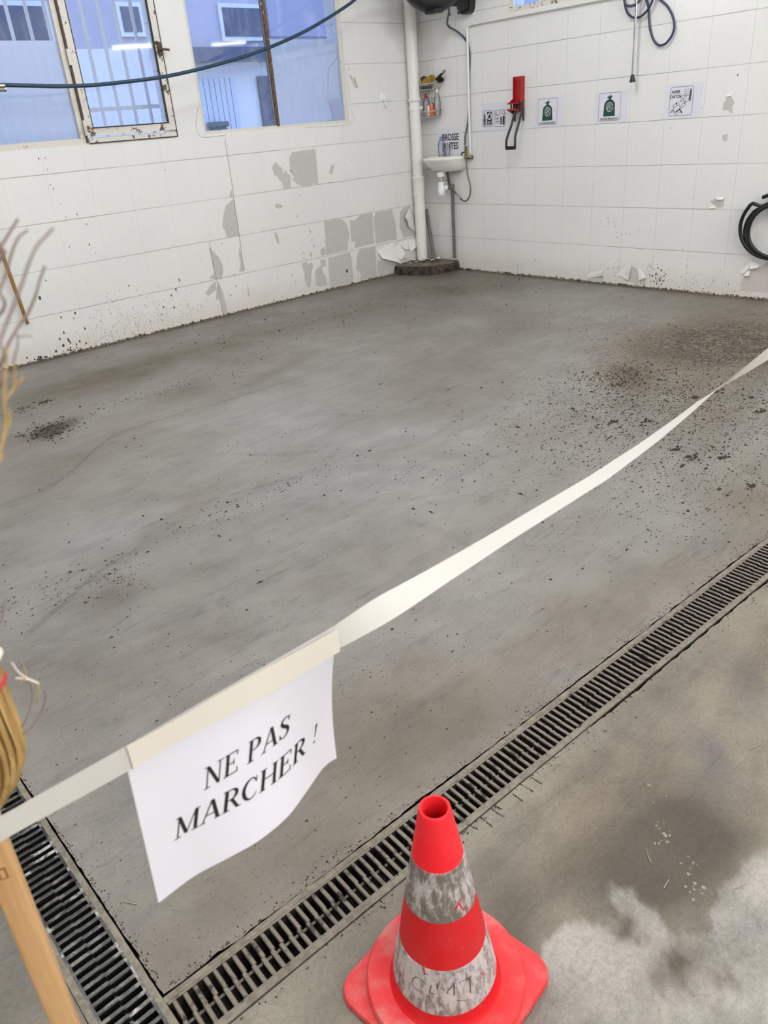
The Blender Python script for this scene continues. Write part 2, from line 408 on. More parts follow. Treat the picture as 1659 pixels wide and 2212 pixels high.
def floor_mat(name, slab):
    m = NT(name); P = m.pos()
    at = m.n('Attribute', attribute_name='tint'); col = at.outputs['Color']
    wet = m.n('Attribute', attribute_name='wet').outputs['Fac']; gr = m.n('Attribute', attribute_name='grit').outputs['Fac']
    rot = m.n('Mapping'); m.set(rot.inputs[0], P); rot.inputs[2].default_value = (0, 0, .55); rot.inputs[3].default_value = (1, 3.2, 1)
    sw = m.noise(rot.outputs[0], 2.2, 7, .62, .9)          # trowel sweeps
    mid = m.noise(P, 9, 6, .65, .3); fine = m.noise(P, 95, 4, .7); sand = m.noise(P, 420, 2, .6)
    f = m.math('ADD', m.math('MULTIPLY', m.math('SUBTRACT', sw, .5), .62), m.math('MULTIPLY', m.math('SUBTRACT', mid, .5), .42))
    val = m.math('ADD', 1.0, m.math('MULTIPLY', f, .85 if slab else 1.5))
    val = m.math('ADD', val, m.math('MULTIPLY', m.math('SUBTRACT', sand, .5), .95 if slab else 1.2))
    val = m.math('ADD', val, m.math('MULTIPLY', m.math('SUBTRACT', fine, .5), .55 if slab else .95))
    rt2 = m.n('Mapping'); m.set(rt2.inputs[0], P); rt2.inputs[2].default_value = (0, 0, .35); rt2.inputs[3].default_value = (3.0, 15, 1)
    stk = m.noise(rt2.outputs[0], 1.6, 8, .68, 1.2)
    val = m.math('SUBTRACT', val, m.math('MULTIPLY', m.ss(stk, .52, .70), .26 if slab else .14))
    blot = m.noise(P, 4.3, 7, .7, .5)
    val = m.math('ADD', val, m.math('MULTIPLY', m.math('SUBTRACT', m.ss(blot, .38, .62), .5), .13 if slab else .20))
    vm = m.n('VectorMath', operation='SCALE'); m.set(vm.inputs[0], col); m.set(vm.inputs['Scale'], val)
    c = vm.outputs[0]
    spk = m.math('GREATER_THAN', fine, m.math('SUBTRACT', .70, m.math('MULTIPLY', gr, .16)))
    c = m.mix(m.math('MULTIPLY', spk, .55), c, lin(74, 68, 60))
    vo = m.n('TexVoronoi', feature='F1'); m.set(vo.inputs['Vector'], P); vo.inputs['Scale'].default_value = 42
    dot = m.math('LESS_THAN', vo.outputs['Distance'], m.math('MULTIPLY', m.math('ADD', gr, .22), m.math('MULTIPLY', m.ss(m.noise(P, 4, 3), .42, .7), .26)))
    c = m.mix(m.math('MULTIPLY', dot, .75), c, lin(58, 53, 47))
    rough = m.math('SUBTRACT', .60, m.math('MULTIPLY', wet, .40))
    rough = m.math('MAXIMUM', m.math('ADD', rough, m.math('MULTIPLY', m.math('SUBTRACT', mid, .5), .35)), .30)
    hgt = m.math('ADD', m.math('MULTIPLY', sw, .9), m.math('ADD', m.math('MULTIPLY', fine, .10), m.math('MULTIPLY', sand, .10)))
    m.p(Base_Color=c, Roughness=rough, Normal=m.bump(hgt, .55, .011)); m.b.inputs['Specular IOR Level'].default_value = .6
    return m.mat
M['slab'] = floor_mat('fresh_screed', True); M['oldfloor'] = floor_mat('old_concrete', False)

# ================================================================== ROOM
# drain line along the front of the fresh slab (slightly skewed to the walls)
def dl(x): return .993-.0375*(x-.187)
DW = .1285                                             # width of the drain with its rails
def blob(x, y, cx, cy, rx, ry, ang=0, soft=1.0):
    dx, dy = x-cx, y-cy; ca, sa = math.cos(ang), math.sin(ang)
    q = ((dx*ca+dy*sa)/rx)**2+((-dx*sa+dy*ca)/ry)**2
    return math.exp(-q*soft)
def bz(u, v, rx, ry, ang, amt): p = onZ(u, v); return (p.x, p.y, rx, ry, ang, amt)
def mixc(a, b, t): t = max(0, min(1, t)); return tuple(a[i]+(b[i]-a[i])*t for i in range(3))
K = 1/1.34
def alb(r, g, b): return tuple(min(.8, c*K) for c in lin(r, g, b))
LIGHT, MID, BROWN, DARK, DAMP = alb(166, 165, 163), alb(150, 146, 138), alb(124, 115, 101), alb(84, 76, 64), alb(112, 103, 88)
slab_brown = [bz(150, 840, 1.2, .35, .1, .6), bz(500, 740, 1.6, .35, 0, .55), bz(980, 625, .8, .6, 0, .75), bz(1560, 690, .9, .5, .2, .6),
              bz(1590, 750, .45, .55, .5, 2.3), bz(1360, 815, .32, .13, .6, 1.3), bz(1500, 900, .6, .25, .5, .35), bz(400, 845, .22, .16, .4, .6), bz(150, 1000, .35, .16, .4, .45),
              bz(115, 930, .15, .09, .5, 2.0), bz(480, 935, .3, .16, .3, .35), bz(600, 800, .5, .08, .35, .4), bz(280, 1450, .35, .22, .2, .55),
              bz(100, 1420, .3, .2, .5, .55), bz(700, 1560, .5, .12, 0, .4), bz(300, 1640, .25, .2, 0, .45), bz(1500, 870, .6, .3, .4, .35),
              bz(1640, 1080, .25, .2, 0, .35), bz(340, 1150, .5, .09, .45, .3), bz(230, 1290, .14, .1, .4, .5), bz(760, 1180, .3, .12, .5, .18),
              bz(940, 830, .6, .3, .3, .25), bz(1100, 700, .8, .3, .3, .3), bz(480, 2000, .5, .2, 0, .45), bz(900, 1560, .6, .14, 0, .45), bz(1350, 1290, .9, .12, 0, .2)]
slab_light = [bz(660, 890, .7, .45, .5, .8), bz(1150, 800, .8, .4, .3, .35), bz(700, 1050, .9, .3, .3, .5), bz(150, 1200, .4, .3, .3, .4), bz(1000, 1000, 1.0, .3, .3, .35), bz(1480, 850, .4, .2, .5, .35), bz(1250, 1150, .8, .3, .2, .3)]
slab_grit = [bz(1590, 740, .45, .5, .5, .9), bz(1400, 850, .5, .3, .5, .8), bz(1500, 950, .5, .22, .4, .55), bz(1580, 1060, .3, .2, .3, .5), bz(110, 930, .2, .14, .5, 1.0),
             bz(60, 880, .15, .1, .4, .5), bz(260, 1255, .12, .09, .3, .55), bz(120, 1300, .14, .1, .3, .5), bz(300, 1500, .4, .3, .3, .4), bz(470, 860, .5, .07, .4, .4), bz(450, 1120, .6, .06, .45, .35),
             bz(400, 2000, .4, .3, 0, .25), bz(650, 1700, .5, .2, 0, .25)]
def segd(x, y, a, b):
    ex, ey = b.x-a.x, b.y-a.y; t = max(0, min(1, ((x-a.x)*ex+(y-a.y)*ey)/(ex*ex+ey*ey))); return math.hypot(x-a.x-ex*t, y-a.y-ey*t)
slab_marks = [(spline([onZ(*p) for p in L], 4), k) for L, k in (([(66, 1366), (152, 1289), (223, 1229), (300, 1185)], .5), ([(0, 1090), (120, 1045), (240, 945), (350, 906), (527, 853), (671, 807)], .45), ([(312, 1140), (405, 1098), (527, 1060), (640, 1030)], .4), ([(506, 980), (595, 982), (683, 975)], .4), ([(879, 1129), (930, 1139), (980, 1161), (1011, 1178)], .3), ([(700, 1000), (760, 985), (900, 960), (1000, 900)], .25), ([(1180, 720), (1300, 700), (1420, 700)], .35), ([(420, 1380), (560, 1370), (700, 1330)], .2))]
def nz(x, y, s, o=0): return noise.fractal((x*s+o, y*s-o, o*.37), 1.0, 2.0, 4)
def slab_col(x, y):
    wx = x+.05*nz(x, y, 3.1, 5); wy = y+.05*nz(x, y, 3.1, 9)
    b = .20+.30*nz(x, y, .9, 1)+.22*nz(x, y, 2.6, 3)
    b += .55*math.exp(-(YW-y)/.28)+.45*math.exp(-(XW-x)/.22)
    for q in slab_brown: b += q[5]*blob(wx, wy, *q[:5])
    l = .15+.3*nz(x, y, 1.4, 7)
    for q in slab_light: l += q[5]*blob(wx, wy, *q[:5])
    near = max(0, 1-(y-dl(x))/.55)
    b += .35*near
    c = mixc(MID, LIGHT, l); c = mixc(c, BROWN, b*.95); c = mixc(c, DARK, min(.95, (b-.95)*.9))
    for L, k in slab_marks:
        d = min(segd(x, y, a_, b_) for a_, b_ in zip(L, L[1:]))
        if d < .05: c = mixc(c, DARK, k*math.exp(-(d/.011)**2))
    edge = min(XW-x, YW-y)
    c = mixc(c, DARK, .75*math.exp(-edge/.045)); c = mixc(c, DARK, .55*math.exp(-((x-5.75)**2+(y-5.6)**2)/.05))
    g = .0
    for q in slab_grit: g += q[5]*blob(wx, wy, *q[:5])
    g += .12*nz(x, y, 1.7, 13)+.06
    return c, max(0, min(1, .45+l*.7-b*.4)), max(0, min(1, g))
pale = [onZ(*p) for p in [(1135, 2130), (1180, 2060), (1205, 2010), (1240, 1985), (1310, 2010), (1335, 1965), (1312, 1915), (1360, 1925), (1400, 1965), (1430, 2008), (1470, 2015), (1515, 2000), (1560, 1935), (1600, 1880), (1640, 1850), (1720, 1800), (1900, 2000), (1800, 2500), (1100, 2500), (1120, 2230)]]
def sd(x, y, P):
    d = 1e9; ins = False; n = len(P)
    for i in range(n):
        a, b = P[i], P[(i+1) % n]; ex, ey = b.x-a.x, b.y-a.y; wx, wy = x-a.x, y-a.y
        t = max(0, min(1, (wx*ex+wy*ey)/(ex*ex+ey*ey))); d = min(d, math.hypot(wx-ex*t, wy-ey*t))
        if (a.y > y) != (b.y > y) and x < (b.x-a.x)*(y-a.y)/(b.y-a.y)+a.x: ins = not ins
    return -d if ins else d
old_dark = [bz(1350, 1990, .03, .035, .3, 1.0), bz(1465, 2085, .05, .045, 0, 1.2), bz(1565, 2105, .02, .02, 0, .8), bz(1550, 2160, .03, .015, 0, .4), bz(1130, 2160, .03, .05, 0, .7)]
WARM, GREYBLUE, PALE = alb(138, 122, 102), alb(116, 110, 104), alb(176, 171, 164)
old_warm = [bz(1270, 1740, .16, .09, 0, .8), bz(1260, 1870, .10, .06, 0, .9), bz(1640, 1430, .3, .1, 0, .5), bz(1420, 1700, .16, .07, .3, .5), bz(1600, 1700, .2, .1, 0, .5)]
old_grey = [bz(1540, 1640, .13, .05, .9, 1.0), bz(1510, 1740, .10, .05, .6, .9), bz(1610, 1480, .16, .06, .6, .8), bz(1050, 1870, .05, .05, 0, .5)]
old_damp = [bz(1330, 1850, .14, .10, 0, .9), bz(1430, 1890, .16, .07, 0, .9), bz(1100, 1950, .10, .09, 0, .75), bz(1480, 1800, .12, .1, 0, .6), bz(1120, 2060, .06, .05, 0, .7), bz(1560, 1830, .12, .08, 0, .6), bz(1450, 1730, .14, .06, .4, .45)]
BASE2 = alb(148, 140, 124)
def old_col(x, y):
    wx = x+.02*nz(x, y, 7, 5); wy = y+.02*nz(x, y, 7, 9)
    c = mixc(BASE2, alb(128, 120, 106), .3+.9*nz(x, y, 2.2, 2)+.4*nz(x, y, 7, 4))
    for L, col, k in ((old_warm, WARM, .85), (old_grey, GREYBLUE, 1.0), (old_damp, alb(86, 77, 63), 1.0)):
        s = sum(q[5]*blob(wx, wy, *q[:5]) for q in L); c = mixc(c, col, min(1, s)*k)
    s = sd(wx+.010*nz(x, y, 26, 3), wy+.010*nz(x, y, 26, 8), pale) if (x > 0 and y < 1.2 and x < 3) else 1
    t = max(0, min(1, (.008-s)/.013)); t = t*t*(3-2*t)
    pc = mixc(PALE, alb(146, 141, 132), .35+1.2*nz(x, y, 9, 21))
    for q in old_dark: pc = mixc(pc, alb(96, 86, 72), q[5]*blob(wx+.03*nz(x, y, 16, 4), wy+.03*nz(x, y, 16, 14), *q[:5])**1.4)
    c = mixc(c, pc, t)
    g = .10+.2*nz(x, y, 5, 12)
    if x < .2: c = mixc(c, alb(120, 115, 105), .75)
    return c, .35*(1-t), max(0, min(1, g))
def floor_grid(name, fn, nu, nv, colfn, m):
    mb = MB(); mb.grid(fn, nu, nv); o = mb.build(name, m); me = o.data
    me.attributes.new('tint', 'FLOAT_COLOR', 'POINT'); me.attributes.new('wet', 'FLOAT', 'POINT'); me.attributes.new('grit', 'FLOAT', 'POINT')
    tc, wv, gv = [], [], []
    for v in mb.v:
        c, w, g = colfn(v.x, v.y); tc += [*c, 1]; wv.append(w); gv.append(g)
    me.attributes['tint'].data.foreach_set('color', tc); me.attributes['wet'].data.foreach_set('value', wv); me.attributes['grit'].data.foreach_set('value', gv)
    me.shade_smooth(); return tag(o, kind='structure')
def jag(x, s, o): return .0035*nz(x, o, 40, o)+.004*max(0, nz(x, o, 11, o+3))
def slab_fn(a, b):
    x0 = .187+.0025; y = None
    x = x0+(XW-x0)*(a**1.35)
    yb = dl(x)+.0022+.0012*math.sin(x*9)+jag(x, 1, 2)
    y = yb+(YW-yb)*(b**1.5)
    xx = x
    if a == 0: xx = x+abs(jag(y, 1, 6))
    return Vector((xx, y, .0012*nz(xx, y, 1.3, 31)))
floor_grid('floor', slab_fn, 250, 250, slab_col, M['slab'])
def old_fn(a, b):
    x = -.4+3.2*a; ye = dl(x)-DW-(.003 if x < 1.35 else .007+jag(x, 1, 4))
    return Vector((x, -.2+(ye+.2)*b, 0))
floor_grid('floor_outer', old_fn, 230, 90, old_col, M['oldfloor'])
mb = MB()
mb.poly([(2.8, -6.2, 0), (XW, -6.2, 0), (XW, dl(XW)-DW-.004, 0), (2.8, dl(2.8)-DW-.004, 0)])
mb.poly([(-2.6, -6.2, 0), (2.8, -6.2, 0), (2.8, -.2, 0), (-2.6, -.2, 0)])
mb.poly([(-2.6, -.2, 0), (-.4, -.2, 0), (-.4, dl(-.4)-DW-.003, 0), (-2.6, dl(-.4)-DW-.003, 0)])
tag(mb.build('floor_rest', M['rail']), kind='structure')
def lf_fn(a, b): return Vector((-2.6+(.062+2.6)*(a**.35), .872+(YW-.872)*b, 0))
floor_grid('floor_left', lf_fn, 90, 120, old_col, M['oldfloor'])

mb = MB(); mb.bb((ROOM['x0']-.2, ROOM['y0']-.2, -.30), (XW+.22, YW+.22, -.121)); tag(mb.build('floor_light_stop', M['trough']), kind='structure')  # unseen slab added to keep sky light out of the floor gaps
# ---- walls: tiled faces with their openings, bare patches, cracks and spatter in the same mesh
def cells(mb, face, a0, a1, z0, z1, holes, th, outn, mi=0):
    A = sorted({a0, a1, *[h[0] for h in holes], *[h[1] for h in holes]}); Z = sorted({z0, z1, *[h[2] for h in holes], *[h[3] for h in holes]})
    inh = lambda a, z: any(h[0] < a < h[1] and h[2] < z < h[3] for h in holes)
    for i in range(len(A)-1):
        for j in range(len(Z)-1):
            if inh((A[i]+A[i+1])/2, (Z[j]+Z[j+1])/2): continue
            q = [face(A[i], Z[j]), face(A[i+1], Z[j]), face(A[i+1], Z[j+1]), face(A[i], Z[j+1])]
            mb.poly(q, mi); mb.poly([p+outn*th for p in q][::-1], mi)
    for h in holes:
        c = [(h[0], h[2]), (h[1], h[2]), (h[1], h[3]), (h[0], h[3])]
        for k in range(4):
            a, b = c[k], c[(k+1) % 4]; mb.poly([face(*a), face(*b), face(*b)+outn*th, face(*a)+outn*th], mi)
def ragged(pts, amp=.004, step=.012):
    out = []; n = len(pts)
    for i in range(n):
        a, b = pts[i], pts[(i+1) % n]; k = max(1, int((b-a).length/step)); per = None
        for j in range(k):
            p = a.lerp(b, j/k); f = 0 if (j == 0) else 1
            out.append(p+Vector((noise.noise(p*60), 0, noise.noise(p*60+Vector((7, 3, 1)))))*amp*f)
    return out
WH_L = [(.30, 3.362, 1.462, 2.95), (3.600, 5.165, 1.462, 2.95)]
WH_R = [(2.6, 4.985, 2.196, 3.0)]
ml = MB(); cells(ml, lambda a, z: Vector((a, YW, z)), ROOM['x0'], XW+.22, -.12, ROOM['z1'], WH_L, .22, Vector((0, 1, 0)))
Zp = lambda *p: zz(p, (420, 300), 3.318)
def patchL(pts, mi=1, off=.0009, amp=.004):
    q = ragged([WL(*Zp(*p), off) for p in pts], amp)
    for p in q: p.y = YW-off
    ml.poly(q, mi)
for pts in [
    [(680, 130), (700, 95), (780, 82), (855, 72), (868, 85), (878, 180), (888, 330), (850, 318), (840, 340), (795, 347), (735, 325), (700, 290), (718, 275), (690, 250), (682, 190)],
    [(580, 165), (632, 215), (636, 255), (652, 215), (662, 245), (688, 262), (692, 355), (640, 368), (632, 325), (590, 270), (572, 262), (555, 205)],
    [(990, 178), (1003, 200), (985, 258), (968, 245), (975, 200)],
    [(578, 465), (610, 465), (636, 485), (605, 502), (580, 490)],
    [(278, 430), (300, 540), (320, 695), (235, 712), (215, 650), (200, 640), (205, 560), (222, 480)],
    [(265, 355), (274, 420), (250, 425), (252, 395)],
    [(572, 660), (600, 690), (608, 750), (596, 752), (576, 705)],
    [(105, 775), (130, 800), (170, 840), (200, 900), (207, 945), (198, 995), (155, 1005), (108, 1000), (140, 965)],
    [(322, 770), (340, 840), (358, 945), (322, 955), (330, 890), (318, 830)],
    [(150, 1012), (160, 1080), (100, 1125), (78, 1110), (115, 1050)],
    [(165, 1015), (205, 1100), (240, 1245), (200, 1258), (180, 1150), (152, 1155)],
    [(380, 1055), (393, 1130), (385, 1130)], [(820, 640), (840, 668), (828, 680)], [(838, 705), (848, 725), (835, 738)], [(925, 728), (942, 735), (940, 752)],
    [(845, 765), (865, 760), (858, 782)], [(778, 805), (792, 820), (778, 828)], [(830, 810), (845, 820), (838, 850), (824, 835)], [(905, 790), (938, 775), (942, 830), (912, 842), (900, 815)],
    [(775, 890), (805, 878), (812, 905), (835, 880), (850, 910), (838, 960), (835, 1060), (810, 1068), (795, 1025), (785, 950), (772, 915)],
    [(900, 865), (940, 865), (945, 910), (912, 925), (930, 970), (955, 1045), (905, 1062), (872, 1050), (862, 950), (905, 905)],
    [(928, 592), (1020, 574), (1060, 575), (1090, 610), (1112, 685), (1100, 745), (1098, 797), (945, 832), (940, 720)],
    [(1115, 580), (1150, 585), (1185, 545), (1275, 530), (1290, 748), (1150, 785), (1152, 738), (1122, 735), (1118, 650)],
    [(1285, 565), (1300, 525), (1415, 505), (1440, 600), (1452, 722), (1400, 728), (1300, 752), (1290, 640)],
    [(958, 852), (1115, 812), (1130, 880), (1138, 1000), (1128, 1030), (975, 1065), (962, 950)],
    [(1180, 795), (1295, 770), (1308, 985), (1195, 1010), (1192, 960), (1158, 940), (1165, 840)],
    [(1312, 870), (1400, 890), (1458, 895), (1462, 955), (1320, 985)],
    [(1475, 520), (1500, 492), (1545, 480), (1580, 560), (1582, 690), (1500, 708), (1470, 640)],
    [(1500, 850), (1540, 862), (1510, 880)], [(770, 850), (800, 858), (785, 866)], [(1530, 740), (1582, 735), (1580, 748), (1540, 752)]]:
    patchL(pts)
for q_ in ([(1475, 635), (1500, 648), (1512, 690), (1535, 757), (1505, 705), (1488, 668)], [(1470, 560), (1482, 600), (1474, 605)]):
    q_ = ragged([WL(*zz(p, (380, 0), 3.95), .0009) for p in q_], .002); ml.poly([Vector((p.x, YW-.0009, p.z)) for p in q_], 1)
def strip(mb, pts, w, mi, nrm, side):
    """thin crack ribbon lying on a wall"""
    pts = [Vector(p) for p in pts]; L, Rr = [], []
    for i, p in enumerate(pts):
        t = (pts[min(i+1, len(pts)-1)]-pts[max(i-1, 0)]).normalized(); s = t.cross(nrm).normalized()*(w*(.6+.6*abs(noise.noise(p*40))))/2
        L.append(p+s); Rr.append(p-s)
    n = len(pts); mb.add(L+Rr, [(i, i+1, n+i+1, n+i) for i in range(n-1)], mi)
NL = Vector((0, -1, 0)); NR = Vector((-1, 0, 0))
for pts, w in (([(218, 0), (226, 60), (238, 130), (252, 220), (268, 320), (280, 420), (297, 530), (322, 695), (340, 840), (358, 950)], .0042), ([(110, 738), (112, 780), (140, 930), (160, 1020), (205, 1255)], .003),
               ([(380, 1040), (392, 1130)], .002)):
    strip(ml, spline([WL(*Zp(*p), .0012) for p in pts], 6), w, 2, NL, 0)
for o_, s_, pts, w in (((380, 0), 3.95, [(200, 900), (180, 960), (172, 1040), (175, 1100), (225, 1170), (420, 1155)], .003), ((380, 0), 3.95, [(1450, 600), (1490, 900), (1490, 1055), (1100, 1090)], .002)):
    strip(ml, spline([WL(*zz(p, o_, s_), .0012) for p in pts], 5), w, 2, NL, 0)
def splat(mb, c, r, n1, n2, mi):
    k = 9; ph = rnd.random()*6; e = rnd.uniform(.45, .95)
    mb.poly([c+n1*math.cos(ph+2*PI*j/k)*r*e*rnd.uniform(.75, 1.2)+n2*math.sin(ph+2*PI*j/k)*r*rnd.uniform(.75, 1.25) for j in range(k)], mi)
AX, AY, AZ = Vector((1, 0, 0)), Vector((0, 1, 0)), Vector((0, 0, 1))
for px, sc_ in [((740, 215), 1), ((762, 388), 1.4), ((592, 410), .8), ((340, 845), 2.0), ((640, 972), 1.6), ((520, 1008), 1.3), ((545, 1140), 1.7), ((585, 1205), 2.2), ((510, 1195), 1.3), ((600, 1225), 1.4), ((540, 1250), 1.6), ((478, 1298), 1.5), ((652, 1240), 1.2), ((680, 1215), 1.3), ((725, 1105), 1.3), ((735, 1230), 1.2), ((1530, 690), 1.5), ((1500, 770), 1.3), ((1460, 822), 1.6), ((1485, 925), 1.4), ((1395, 922), 1.2), ((1380, 985), 1.0), ((1100, 740), .9), ((655, 130), .7), ((563, 155), .7), ((520, 42), .6), ((815, 462), .6), ((392, 695), .9), ((600, 1268), 1.1), ((628, 1018), .9), ((655, 1268), 1.2)]:
    splat(ml, WL(*zz(px, (0, 430), 3.95), .001), .0075*sc_, AX, AZ, 3)
for px, sc_ in [((330, 1352), 1), ((383, 1348), .6), ((405, 1445), .7), ((430, 1578), .7), ((1410, 1450), .7), ((455, 1610), .7)]: splat(ml, WL(*zz(px, (0, 0), 3.95), .001), .007*sc_, AX, AZ, 3)
for px, sc_ in [((1092, 948), 3.2), ((698, 978), 1.1), ((260, 1122), 1.2), ((295, 1055), .9), ((1125, 157), .7), ((755, 402), .7), ((735, 555), .9), ((970, 315), 1.0), ((690, 228), 1.4), ((195, 750), .8), ((600, 1000), .6), ((285, 975), .9)]: splat(ml, WL(*Zp(*px), .0014), .0065*sc_, AX, AZ, 3)
for _ in range(420):                                   # fine spray along the foot of the wall
    u = rnd.gauss(rnd.choice([230, 300, 375]), 22 if rnd.random() < .6 else 55); v = 800-.247*u-abs(rnd.gauss(0, 55))
    if u < 5 or v < 520: continue
    splat(ml, WL(u, v, .0011), rnd.choice([.0018, .0022, .003]), AX, AZ*1.6, 3)
for px in ((370, 1350), (330, 1370), (900, 1240), (600, 1300), (640, 1295), (1200, 1180)):
    for _ in range(7):
        q = zz((px[0]+rnd.gauss(0, 40), px[1]+rnd.gauss(-4, 6)), (0, 430), 3.95); p = WL(*q, .0011); p.z = max(p.z, .008); splat(ml, p, rnd.uniform(.003, .010), AX, AZ, 3)
ml.poly([Vector((x_, YW-.0006, z_)) for x_, z_ in ((3.366, 1.452), (3.596, 1.452), (3.596, 2.95), (3.366, 2.95))], 4)
wl = tag(ml.build('wall_left', [M['wall_l'], M['bare'], M['crack'], M['spatter'], M['pier']]), kind='structure')
mr = MB(); cells(mr, lambda a, z: Vector((XW, a, z)), ROOM['y0'], YW, -.12, ROOM['z1'], WH_R, .22, Vector((1, 0, 0)))
Z7 = lambda *p: zz(p, (1250, 330), 4.056); Z6 = lambda *p: zz(p, (1270, 0), 4.265)
def patchR(pts, zf, mi=1, off=.0009, amp=.003):
    q = [WR(*zf(*p), off) for p in pts]; out = []
    for i in range(len(q)):
        a, b = q[i], q[(i+1) % len(q)]; k = max(1, int((b-a).length/.012))
        for j in range(k):
            p = a.lerp(b, j/k); f = 1 if j else 0; out.append(p+Vector((0, noise.noise(p*60), noise.noise(p*60+Vector((7, 3, 1)))))*amp*f)
    mr.poly(out, mi)
patchR([(1275, 880), (1315, 878), (1335, 915), (1352, 942), (1335, 975), (1330, 1050), (1300, 1030), (1290, 1015), (1245, 1018), (1250, 945), (1270, 930)], Z6)
patchR([(1240, 1245), (1290, 1235), (1285, 1279), (1270, 1310), (1240, 1290)], Z6)
patchR([(1150, 430), (1195, 400), (1275, 395), (1272, 470), (1235, 488), (1205, 470)], Z7)
patchR([(75, 1110), (215, 1075), (215, 1120), (150, 1135)], Z7); patchR([(470, 1000), (515, 1010), (545, 1080), (590, 1110), (580, 1160), (450, 1130), (360, 1125), (440, 1115)], Z7, 2)
patchR([(1420, 1130), (1450, 1085), (1510, 1015), (1600, 1000), (1680, 930), (1700, 1230), (1415, 1210)], Z7, 2)
for px, n_, sx, sy in (((700, 1090), 46, 40, 40), ((620, 1010), 16, 25, 30), ((330, 1030), 24, 40, 60), ((980, 1130), 22, 60, 40), ((1150, 1190), 26, 120, 30), ((280, 610), 10, 40, 30), ((440, 690), 9, 60, 40), ((760, 960), 14, 120, 50), ((250, 1060), 14, 60, 40)):
    for _ in range(n_):
        q = Z7(px[0]+rnd.gauss(0, sx), px[1]+rnd.gauss(0, sy)); p = WR(*q, .0011)
        if p.z < .01: continue
        splat(mr, p, rnd.choice([.0018, .0025, .004, .007 if px == (700, 1090) else .003]), AY, AZ*1.3, 4)
for px, sc_ in [((1380, 692), 1.1), ((1050, 995), .7), ((760, 1180), .6)]: splat(mr, WR(*Z6(*px), .001), .006*sc_, AY, AZ, 4)
wr = tag(mr.build('wall_right', [M['wall_r'], M['bare'], M['bare_pink'], M['crack'], M['spatter']]), kind='structure')
mb = MB(); mb.bb((ROOM['x0'], ROOM['y0']-.2, -.12), (XW+.22, ROOM['y0'], ROOM['z1'])); tag(mb.build('wall_back', M['plaster']), kind='structure')
mb = MB(); mb.bb((ROOM['x0']-.2, ROOM['y0']-.2, -.12), (ROOM['x0'], YW+.22, ROOM['z1'])); tag(mb.build('wall_near', M['plaster']), kind='structure')
mb = MB(); mb.bb((ROOM['x0']-.2, ROOM['y0']-.2, ROOM['z1']), (XW+.22, YW+.22, ROOM['z1']+.2)); tag(mb.build('ceiling', M['plaster']), kind='structure')
# crumbling mortar fillet along the foot of both walls
def fillet(name, a, b, nrm, sd_):
    mb = MB(); L = (b-a).length; n = int(L/.018); rows = [[], [], []]
    for i in range(n+1):
        p = a.lerp(b, i/n); k = noise.fractal(p*7+Vector((sd_, 0, 0)), 1, 2, 4); q = noise.noise(p*33+Vector((0, sd_, 0)))
        hh = max(.0025, .008+.011*k+.007*q); ww = max(.004, .013+.016*k+.010*q)
        rows[0].append(p+Vector((0, 0, hh))+nrm*.0015); rows[1].append(p+nrm*ww*.55+Vector((0, 0, hh*.55))); rows[2].append(p+nrm*ww+Vector((0, 0, .0006)))
    m_ = n+1; mb.add(rows[0]+rows[1]+rows[2], [(r*m_+i, r*m_+i+1, (r+1)*m_+i+1, (r+1)*m_+i) for r in (0, 1) for i in range(n)])
    return tag(mb.build(name, M['mortar'], None, 60), kind='structure')
M['mortar'] = cement_mat('crumbly_mortar', lin(128, 117, 98), lin(66, 58, 46), 60, .8)
fillet('trim_1', Vector((.2, YW, 0)), Vector((5.62, YW, 0)), NL, 3); fillet('trim_2', Vector((XW, 5.60, 0)), Vector((XW, 1.0, 0)), NR, 8)

# loose curls of paint still hanging from the walls
def flake(parent, q, nrm, lift, name='paint_flake', n=7, fold=0):
    """q: four wall points (attached edge first two), the far edge lifts off by LIFT"""
    q = [Vector(p) for p in q]; nrm = Vector(nrm)
    def fn(a, b):
        p = q[0].lerp(q[1], a).lerp(q[3].lerp(q[2], a), b)
        w = .006*noise.noise(Vector((a*3, b*3, q[0].x*9)))
        return p+nrm*(.0025+lift*(b**1.6)*(.75+.25*math.sin(a*PI))+w*b)
    mb = MB(); mb.sheet(fn, n, n, nrm, .0012); o = mb.build(name, M['flake'], parent, 50); return o
def fl_L(pts, lift): flake(wl, [WL(*Zp(*p)) for p in pts], NL, lift)
def fl_R(pts, zf, lift): flake(wr, [WR(*zf(*p)) for p in pts], NR, lift)
fl_L([(1545, 490), (1585, 668), (1515, 625), (1492, 560)], .05)
fl_L([(1310, 800), (1420, 745), (1465, 890), (1330, 855)], .045); fl_L([(1425, 800), (1465, 745), (1500, 820), (1465, 868)], .03)
fl_L([(1462, 745), (1530, 715), (1530, 790), (1500, 790)], .02); fl_L([(1530, 730), (1590, 705), (1590, 760), (1535, 810)], .03)
Z2 = lambda *p: zz(p, (380, 0), 3.95)
flake(wl, [WL(*Z2(*p)) for p in [(1562, 640), (1572, 720), (1535, 752), (1512, 660)]], NL, .022)
fl_R([(70, 1095), (95, 1050), (218, 1025), (220, 1075)], Z7, .02); fl_R([(335, 1070), (385, 1010), (475, 965), (445, 1115)], Z7, .02); fl_R([(515, 1010), (540, 1010), (600, 1090), (540, 1115)], Z7, .02)
fl_R([(1505, 945), (1590, 980), (1580, 1005), (1510, 1015)], Z7, .03); fl_R([(1400, 1050), (1505, 960), (1500, 1010), (1450, 1055)], Z7, .012); fl_R([(1455, 1040), (1500, 1025), (1505, 1070), (1460, 1075)], Z7, .03)
fl_R([(1195, 398), (1275, 380), (1270, 410), (1215, 408)], Z7, .012); fl_R([(1270, 880), (1320, 850), (1330, 885), (1280, 890)], Z6, .006)
